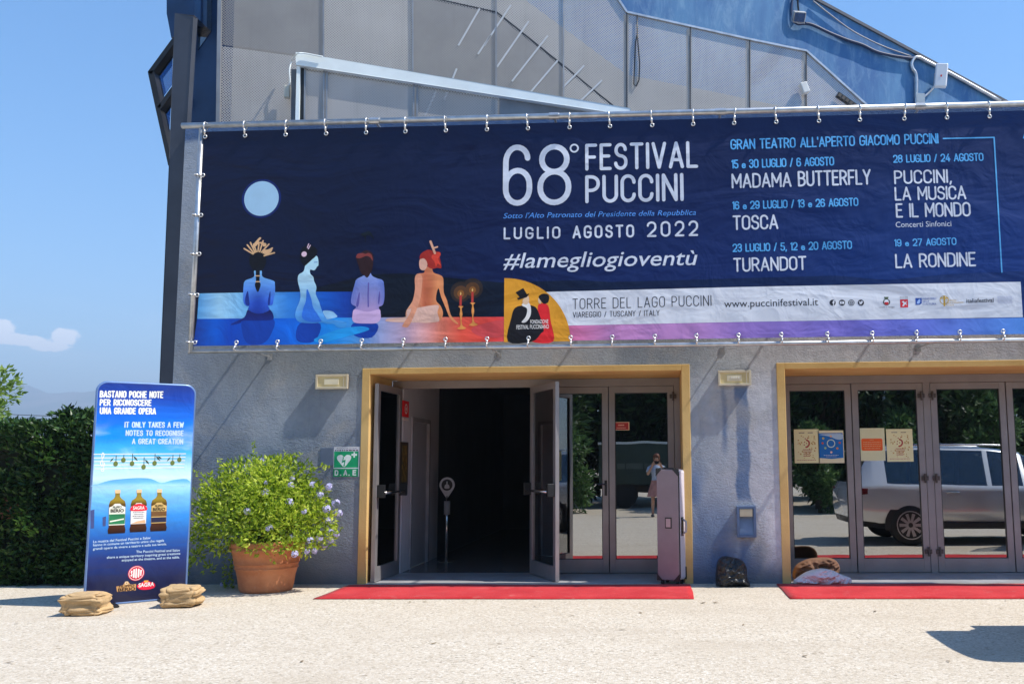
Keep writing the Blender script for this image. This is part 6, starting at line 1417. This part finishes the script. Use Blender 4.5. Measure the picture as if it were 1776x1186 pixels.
for x, y, r, sc, w in ((4.6, -12.9, 1.2, .92, 'behind the rear of the silver car'), (6.9, -13.0, 2.4, 1.05, 'behind the doors of the silver car'), (9.4, -13.2, 3.7, 1.15, 'behind the front of the silver car'), (-5.6, -13.3, 4.4, 1.2, 'at the far left of the forecourt')):
    copy_thing(ol_, (x, y, 0), r, sc, 'green oleander shrub %s' % w)

# ------------------------------------------------------------------ silver car beside the view, throwing its shadow into it
def car():
    X0, YC = 3.37, -3.80
    t = thing('estate_car', 'silver estate car parked just right of the view, mirrored in the shut doors', 'car', (X0+2.3, YC, 0))
    PNT = mat('silver_paint', (.74, .77, .80), .22, .25, .03, 2, coat=1.0); GL_ = glass_mat('car_glass', (.42, .45, .47), .10); DK = mat('sill_black', (.02, .02, .022), .5)
    sec = [(0, .48, .92, .97, .70, .74, .60), (.06, .36, 1.00, 1.08, .84, .87, .70), (.18, .32, 1.04, 1.30, .88, .92, .66), (.38, .30, 1.05, 1.655, .90, .93, .63), (.46, .28, 1.06, 1.68, .91, .93, .63), (.62, .28, 1.06, 1.69, .91, .94, .64), (.74, .28, 1.05, 1.70, .91, .94, .645),
           (1.42, .28, 1.03, 1.71, .91, .94, .66), (1.50, .28, 1.03, 1.71, .91, .94, .66), (2.34, .28, 1.01, 1.68, .91, .94, .66), (2.42, .28, 1.01, 1.675, .91, .94, .66), (2.95, .28, 1.0, 1.62, .91, .94, .64), (3.02, .28, 1.0, 1.59, .91, .94, .64), (3.50, .28, .99, 1.24, .91, .93, .70), (3.66, .28, .98, 1.08, .91, .93, .74), (4.25, .28, .93, .99, .90, .91, .70), (4.52, .30, .84, .90, .84, .86, .62), (4.64, .40, .68, .74, .70, .72, .5)]
    mb = MB(); vs = []; nh = 9
    for (x, zb_, zs, zt2, hl, hs, ht) in sec:
        half = [(hl*.86, zb_), (hl, zb_+.10), (hs, zb_+(zs-zb_)*.45), (hs, zs-.10), (hs-.02, zs-.03), (hs-.06, zs), (ht+.02, zt2-.07), (ht-.06, zt2-.015), (ht*.5, zt2)]
        for y, z in half: vs.append((X0+x, YC+y, z))
        for y, z in half[::-1]: vs.append((X0+x, YC-y, z))
    n = 2*nh; b = len(mb.v); mb.use(PNT); mb.use(GL_); mb.use(DK); mb.v = vs
    for i in range(len(sec)-1):
        x = sec[i][0]
        for j in range(n):
            f = (i*n+j, i*n+(j+1) % n, (i+1)*n+(j+1) % n, (i+1)*n+j); k = j if j < nh else n-2-j
            win = x in (.62, .74, 1.50, 2.42) and k == 5
            ws = x in (3.02,) and 5 <= k <= 8
            rw = x in (.18,) and 6 <= k <= 8
            mi = 1 if (win or ws or rw or (x in (.06,) and k in (7, 8))) else (2 if k == 0 and j < nh or j == n-1 else 0)
            if j == n-1: mi = 2
            mb.f.append(f); mb.m.append(mi)
    mb.f.append(tuple(range(n-1, -1, -1))); mb.m.append(0); mb.f.append(tuple((len(sec)-1)*n+j for j in range(n))); mb.m.append(0)
    body = mb.build('body', None, t, smooth=True)
    pl_ = spline([(X0+.44, -.60), (X0+.20, -.60), (X0+.06, -.50), (X0+.005, -.20), (X0, .15), (X0+.01, .48), (X0+.06, .60), (X0+.44, .60)], 4, False); n_ = len(pl_)  # added spoiler, outlined to stretch the car's shadow to the left
    tr_ = tessellate_polygon([[Vector((a, b, 0)) for a, b in pl_]])
    MB().add([(a, YC+b, 1.640+.03*min(1, (a-X0)/.4)) for a, b in pl_]+[(a, YC+b, 1.615) for a, b in pl_], [tuple(q) for q in tr_]+[tuple(n_+i for i in reversed(q)) for q in tr_]+[(i, (i+1) % n_, n_+(i+1) % n_, n_+i) for i in range(n_)]).build('shadow_spoiler', PNT, t)
    for sgn in (1, -1):
        MB().tube([(X0+.55, YC+sgn*.60, 1.665), (X0+.62, YC+sgn*.60, 1.71), (X0+1.6, YC+sgn*.61, 1.735), (X0+2.7, YC+sgn*.60, 1.705), (X0+2.78, YC+sgn*.60, 1.655)], .016, 7).build('roof_rail', M_STEEL, t, smooth=True)
        MB().box(X0+.02, X0+.30, YC+sgn*.80-.06, YC+sgn*.80+.125, .86, .98).build('tail_light', mat('tail_red', (.16, .012, .015), .2, 0, .05), t, bevel=.02)
        for wx in (.98, 3.72):
            c = Vector((X0+wx, YC+sgn*.86, .345)); pr = [(.20, -.10), (.31, -.105), (.345, -.07), (.345, .07), (.31, .105), (.20, .10)]
            mb = MB(); mb.lathe(pr, 36, (0, 0, 0), False); M = Matrix.Translation(c) @ Matrix.Rotation(R(90), 4, 'X'); mb.v = [tuple(M @ Vector(v)) for v in mb.v]
            wh = mb.build('wheel', mat('tyre', (.018, .018, .018), .8), t, smooth=True)
            mb = MB()
            for k in range(10):
                a = k*math.pi/5; d = Vector((math.cos(a), 0, math.sin(a))); e = Vector((-d.z, 0, d.x)); o_ = c+Vector((0, sgn*.085, 0))
                mb.add([o_+d*.04+e*.02, o_+d*.04-e*.02, o_+d*.225-e*.030, o_+d*.225+e*.030], [(0, 1, 2, 3)])
            mb.tube([c+Vector((.235*math.cos(k*math.pi/16), sgn*.09, .235*math.sin(k*math.pi/16))) for k in range(32)], .016, 6, True)
            mb.build('rim', mat('rim_silver', (.6, .6, .62), .3, .8), wh)
            MB().tube([c+Vector((0, sgn*.0, 0)), c+Vector((0, sgn*.070, 0))], .205, 24).build('brake_drum', M_BLACK, wh)
            mb = MB(); ar = [(c.x+.43*math.cos(R(a)), c.z+.43*math.sin(R(a))) for a in range(-12, 193, 12)]
            mb.prism(ar, YC+sgn*.925, YC+sgn*.938) if sgn > 0 else mb.prism(ar, YC-.938, YC-.925); mb.build('wheel_arch', DK, t)
        MB().box(X0+1.25, X0+3.25, YC+sgn*.905, YC+sgn*.945, .28, .40).build('sill', DK, t, bevel=.02)
        for hx in (1.62, ):
            MB().tube([(X0+hx, YC+sgn*.945, .90), (X0+hx+.05, YC+sgn*.965, .905), (X0+hx+.16, YC+sgn*.965, .905), (X0+hx+.2, YC+sgn*.945, .90)], .012, 6).build('door_handle', M_STEEL, t)
    # nearest front door stands open towards the building
    hx, hy = X0+3.16, YC+.955; a = R(62); d = Vector((-math.cos(a), math.sin(a), 0)); pl = Plane((hx, hy, 0), d); 
    mb = MB(); 
    def pp(P, w0, w1, m):
        n_ = len(P); tr = tessellate_polygon([[Vector((u, v, 0)) for u, v in P]])
        return MB().add([pl.P(u, v, w0) for u, v in P]+[pl.P(u, v, w1) for u, v in P], [tuple(t_) for t_ in tr]+[tuple(n_+i for i in reversed(t_)) for t_ in tr]+[(i, (i+1) % n_, n_+(i+1) % n_, n_+i) for i in range(n_)])
    dr = pp([(.0, .40), (.10, .33), (.98, .33), (1.04, .5), (1.06, .8), (1.02, 1.0), (.0, .98)], -.04, .04, PNT).build('open_door', PNT, t, bevel=.02)
    mb = MB()
    for A, B in (((.02, .98), (.46, 1.50)), ((.46, 1.50), (.92, 1.60)), ((.92, 1.60), (1.01, 1.0))): mb.tube([pl.P(*A), pl.P(*B)], .022, 8)
    mb.build('window_frame', DK, dr); MB().art(pl, [(.05, .99), (.47, 1.49), (.91, 1.58), (1.0, 1.0)], 0).build('glass_panel', GL_, dr)
car()

# ------------------------------------------------------------------ green box truck across the forecourt
def truck():
    X, Y = -1.9, -16.2
    t = thing('box_truck', 'dark green box truck with a pale top edge parked across the forecourt', 'truck', (X+1.7, Y, 0))
    GR = mat('truck_green', (.035, .065, .05), .5, 0, .15, 2)
    MB().box(X, X+3.3, Y-1.9, Y, .75, 2.05).build('box_body', GR, t, bevel=.02)
    MB().box(X-.02, X+3.32, Y-1.92, Y+.02, 2.052, 2.13).build('top_rail', M_WHITEP, t)
    MB().prism([(X+3.35, .7), (X+5.0, .7), (X+5.05, 1.3), (X+4.7, 2.05), (X+3.35, 2.1)], Y-1.85, Y-.05).build('cab', GR, t, bevel=.05)
    MB().box(X+3.7, X+4.6, Y-.05, Y-.03, 1.35, 1.95).build('cab_window', M_GLASSB, t)
    MB().box(X+.1, X+4.9, Y-1.6, Y-.3, .5, .74).build('chassis', M_BLACK, t)
    for x in (X+.8, X+4.2):
        for y in (Y-.16, Y-1.74):
            MB().tube([(x, y-.12, .42), (x, y+.12, .42)], .42, 26).build('wheel', mat('tyre', (.018, .018, .018), .8), t)
    for k in range(5): MB().box(X+.25+k*.6, X+.29+k*.6, Y+.002, Y+.02, .8, 2.0).build('side_rib', GR, t)
    mb = MB(); mb.box(X+.6, X+2.6, Y+.001, Y+.012, 1.25, 1.42); mb.build('pale_stripe', mat('stripe_grey', (.10, .13, .11), .5), t)
truck()
lp = thing('lamp_post', 'slim pale lamp post across the forecourt by the trees', 'lamp post', (6.75, -13.9, 0))
MB().tube([(6.75, -13.9, 0), (6.75, -13.9, 5.6)], [.06, .04], 12).build('post', M_WHITEP, lp, smooth=True); MB().lathe([(.09, -.02), (.16, .03), (.16, .08), (.03, .13), (.001, .13)], 20, (6.75, -13.9, 5.62)).build('lantern', M_WHITEP, lp)

# ------------------------------------------------------------------ the photographer, mirrored in the shut pane
def skin(name, verts, edges, radii, m, parent, lvl=2, root=0):
    me = bpy.data.meshes.new(name); me.from_pydata(verts, edges, []); me.materials.append(m)
    o = bpy.data.objects.new(name, me); COL.objects.link(o)
    md = o.modifiers.new('skin', 'SKIN'); md.use_smooth_shade = True
    if not me.skin_vertices: me.skin_vertices.new()
    for i, r in enumerate(radii):
        me.skin_vertices[0].data[i].radius = r if isinstance(r, tuple) else (r, r)
    me.skin_vertices[0].data[root].use_root = True
    s_ = o.modifiers.new('sub', 'SUBSURF'); s_.levels = lvl; s_.render_levels = lvl
    dg = bpy.context.evaluated_depsgraph_get(); me2 = bpy.data.meshes.new_from_object(o.evaluated_get(dg))
    bpy.data.objects.remove(o); o2 = bpy.data.objects.new(name, me2); COL.objects.link(o2)
    if not me2.materials: me2.materials.append(m)
    me2.polygons.foreach_set('use_smooth', [True]*len(me2.polygons))
    if parent: o2.parent = parent; o2.matrix_parent_inverse = parent_mat(parent).inverted()
    return o2
def person():
    bx, by = -.02, -11.44
    SK = mat('skin', (.52, .30, .21), .55, 0, .06, 6)
    t = thing('person', 'standing person in a pale blue top and pink skirt holding up a phone', 'person', (bx, by, 0))
    V = []; E = []; Rr = []
    def v(p, r, par=None):
        V.append((bx+p[0], by+p[1], p[2])); Rr.append(r)
        if par is not None: E.append((par, len(V)-1))
        return len(V)-1
    pel = v((0, 0, .90), (.135, .10)); wa = v((0, 0, 1.06), (.115, .085), pel); ch = v((0, .0, 1.24), (.135, .10), wa); up_ = v((0, -.01, 1.345), (.10, .07), ch); nk = v((0, .005, 1.42), .046, up_); hb = v((0, .02, 1.485), .062, nk); hm = v((0, .025, 1.555), (.074, .092), hb); ht = v((0, .018, 1.625), (.05, .062), hm)
    for s_ in (1, -1):
        sh = v((s_*.165, -.005, 1.325), .052, up_); el = v((s_*.245, .16, 1.14), .040, sh); wr = v((s_*.115, .345, 1.385), .026, el); pm = v((s_*.098, .385, 1.425), (.018, .036), wr)
        for k, (dx, dz, ln) in enumerate(((.000, .050, .040), (-.014, .046, .044), (-.028, .040, .042), (-.040, .030, .034))):
            a_ = v((s_*(.095+dx*.3), .392+.004*k, 1.425+dz*.55-.012*k), .0085, pm); b_ = v((s_*(.088+dx*.6), .412, 1.425+dz*.6-.016*k+.012), .0080, a_); v((s_*(.070+dx*.8), .418, 1.425+dz*.6-.016*k+.016), .0072, b_)
        th = v((s_*.090, .372, 1.405), .010, pm); v((s_*.066, .374, 1.402), .0085, th)
        hp2 = v((s_*.088, 0, .86), .088, pel); kn = v((s_*.092, .015, .49), .055, hp2); cf = v((s_*.094, -.015, .34), .052, kn); an_ = v((s_*.096, -.02, .085), .034, cf); hl = v((s_*.097, -.03, .04), .034, an_); v((s_*.105, .13, .028), (.036, .020), hl)
    body = skin('body', V, E, Rr, SK, t, 2, pel)
    # face
    def bl(c, rx, ry, rz, m, n, **k): return blob((bx+c[0], by+c[1], c[2]), rx, ry, rz, 2.0, 18, 12, 0, 1, 0, 0, 0, -9).build(n, m, t, smooth=True)
    bl((0, .122, 1.535), .012, .018, .020, SK, 'nose')
    for s_ in (1, -1):
        bl((s_*.030, .108, 1.560), .013, .008, .007, mat('eye_white', (.8, .8, .8), .3), 'eye'); bl((s_*.030, .115, 1.560), .006, .004, .006, M_BLACK, 'iris'); bl((s_*.080, .02, 1.55), .010, .018, .028, SK, 'ear')
    bl((0, .108, 1.495), .022, .008, .007, mat('lips', (.45, .14, .12), .5), 'mouth')
    HM = mat('auburn_hair', (.16, .055, .025), .5, 0, .3, 30)
    blob((bx, by-.015, 1.585), .098, .112, .098, 2.2, 30, 20, .012, 20, 3).build('hair', HM, t, smooth=True)
    mb = blob((bx, by-.075, 1.46), .095, .06, .13, 2.4, 28, 18, .014, 18, 6); mb.build('hair_back', HM, t, smooth=True)
    TOPM = mat('pale_blue_cloth', (.48, .58, .74), .8, 0, .15, 9, 40, .3)
    mb = MB(); pr = [(.150, .92, .110), (.140, 1.0, .105), (.132, 1.06, .100), (.148, 1.18, .115), (.155, 1.25, .118), (.150, 1.31, .100), (.120, 1.365, .075), (.062, 1.395, .058)]; n = 28; vs = []
    for rx, z, ry in pr:
        for j in range(n): a_ = 2*math.pi*j/n; vs.append((bx+rx*math.cos(a_), by+ry*math.sin(a_), z))
    mb.add(vs, [(i*n+j, i*n+(j+1) % n, (i+1)*n+(j+1) % n, (i+1)*n+j) for i in range(len(pr)-1) for j in range(n)]); mb.build('top', TOPM, t, smooth=True)
    for s_ in (1, -1): MB().tube([(bx+s_*.13, by, 1.325), (bx+s_*.19, by+.03, 1.30), (bx+s_*.225, by+.105, 1.215)], [.068, .064, .062], 14).build('sleeve', TOPM, t, smooth=True)
    mb = MB(); vs = []; pr = [(.148, .98), (.165, .90), (.19, .80), (.225, .66), (.25, .55)]; n = 56
    for rx, z in pr:
        for j in range(n):
            a_ = 2*math.pi*j/n; k = 1+(1-(z-.55)/.43)*.07*math.sin(a_*9); vs.append((bx+rx*k*math.cos(a_), by+rx*.78*k*math.sin(a_), z))
    mb.add(vs, [(i*n+j, i*n+(j+1) % n, (i+1)*n+(j+1) % n, (i+1)*n+j) for i in range(len(pr)-1) for j in range(n)]); mb.build('skirt', mat('pink_cloth', (.55, .27, .24), .8, 0, .15, 9), t, smooth=True)
    for s_ in (1, -1): blob((bx+s_*.102, by+.04, .03), .045, .12, .032, 2.8, 20, 10, 0, 1, 0, 0, 0, .002).build('shoe', mat('shoe_dark', (.05, .05, .06), .5), t, smooth=True)
    ph = thing('phone', 'dark phone held up in both hands of the person', 'phone', (bx+.02, -11.035, 1.45))
    MB().box(-.075, .085, -11.042, -11.034, 1.412, 1.487).build('phone_body', M_BLACK, ph, bevel=.003); MB().box(-.070, .080, -11.0435, -11.0425, 1.417, 1.482).build('phone_screen', mat('screen_glass', (.03, .035, .045), .1), ph)
person()
# distant wire over the hedge
wr_ = MB(); wr_.tube([(-60, 38, 5.6), (-34.6, 38, 4.35), (-31, 38, 4.25), (-20, 38, 4.6)], .018, 5)
tag(wr_.build('overhead_wire', M_BLACK), 'thin dark overhead wire far beyond the hedge', 'wire')

# ------------------------------------------------------------------ dry bits blown over the forecourt
def litter():
    mb = MB(); r = random.Random(31)
    for _ in range(110):
        x, y = r.uniform(-7.5, 5), -r.uniform(.3, 7.5) if r.random() < .75 else -r.uniform(1.2, 1.5)
        if -1.3 < y < -.1 and (-3.9 < x < .5 or x > 1.3): continue
        a = r.uniform(0, 6.28); l = r.uniform(.012, .04); w = l*r.uniform(.2, .5); d = Vector((math.cos(a), math.sin(a), 0)); e = Vector((-d.y, d.x, 0)); p = Vector((x, y, .006))
        mb.add([p-d*l, p+e*w+Vector((0, 0, .004)), p+d*l+Vector((0, 0, .006)), p-e*w+Vector((0, 0, .002))], [(0, 1, 2), (0, 2, 3)])
    tag(mb.build('leaf_litter', leaf_mat('dry_litter', ((.10, .06, .03), (.22, .15, .07), (.32, .26, .14)), .1)), kind='stuff')
litter()
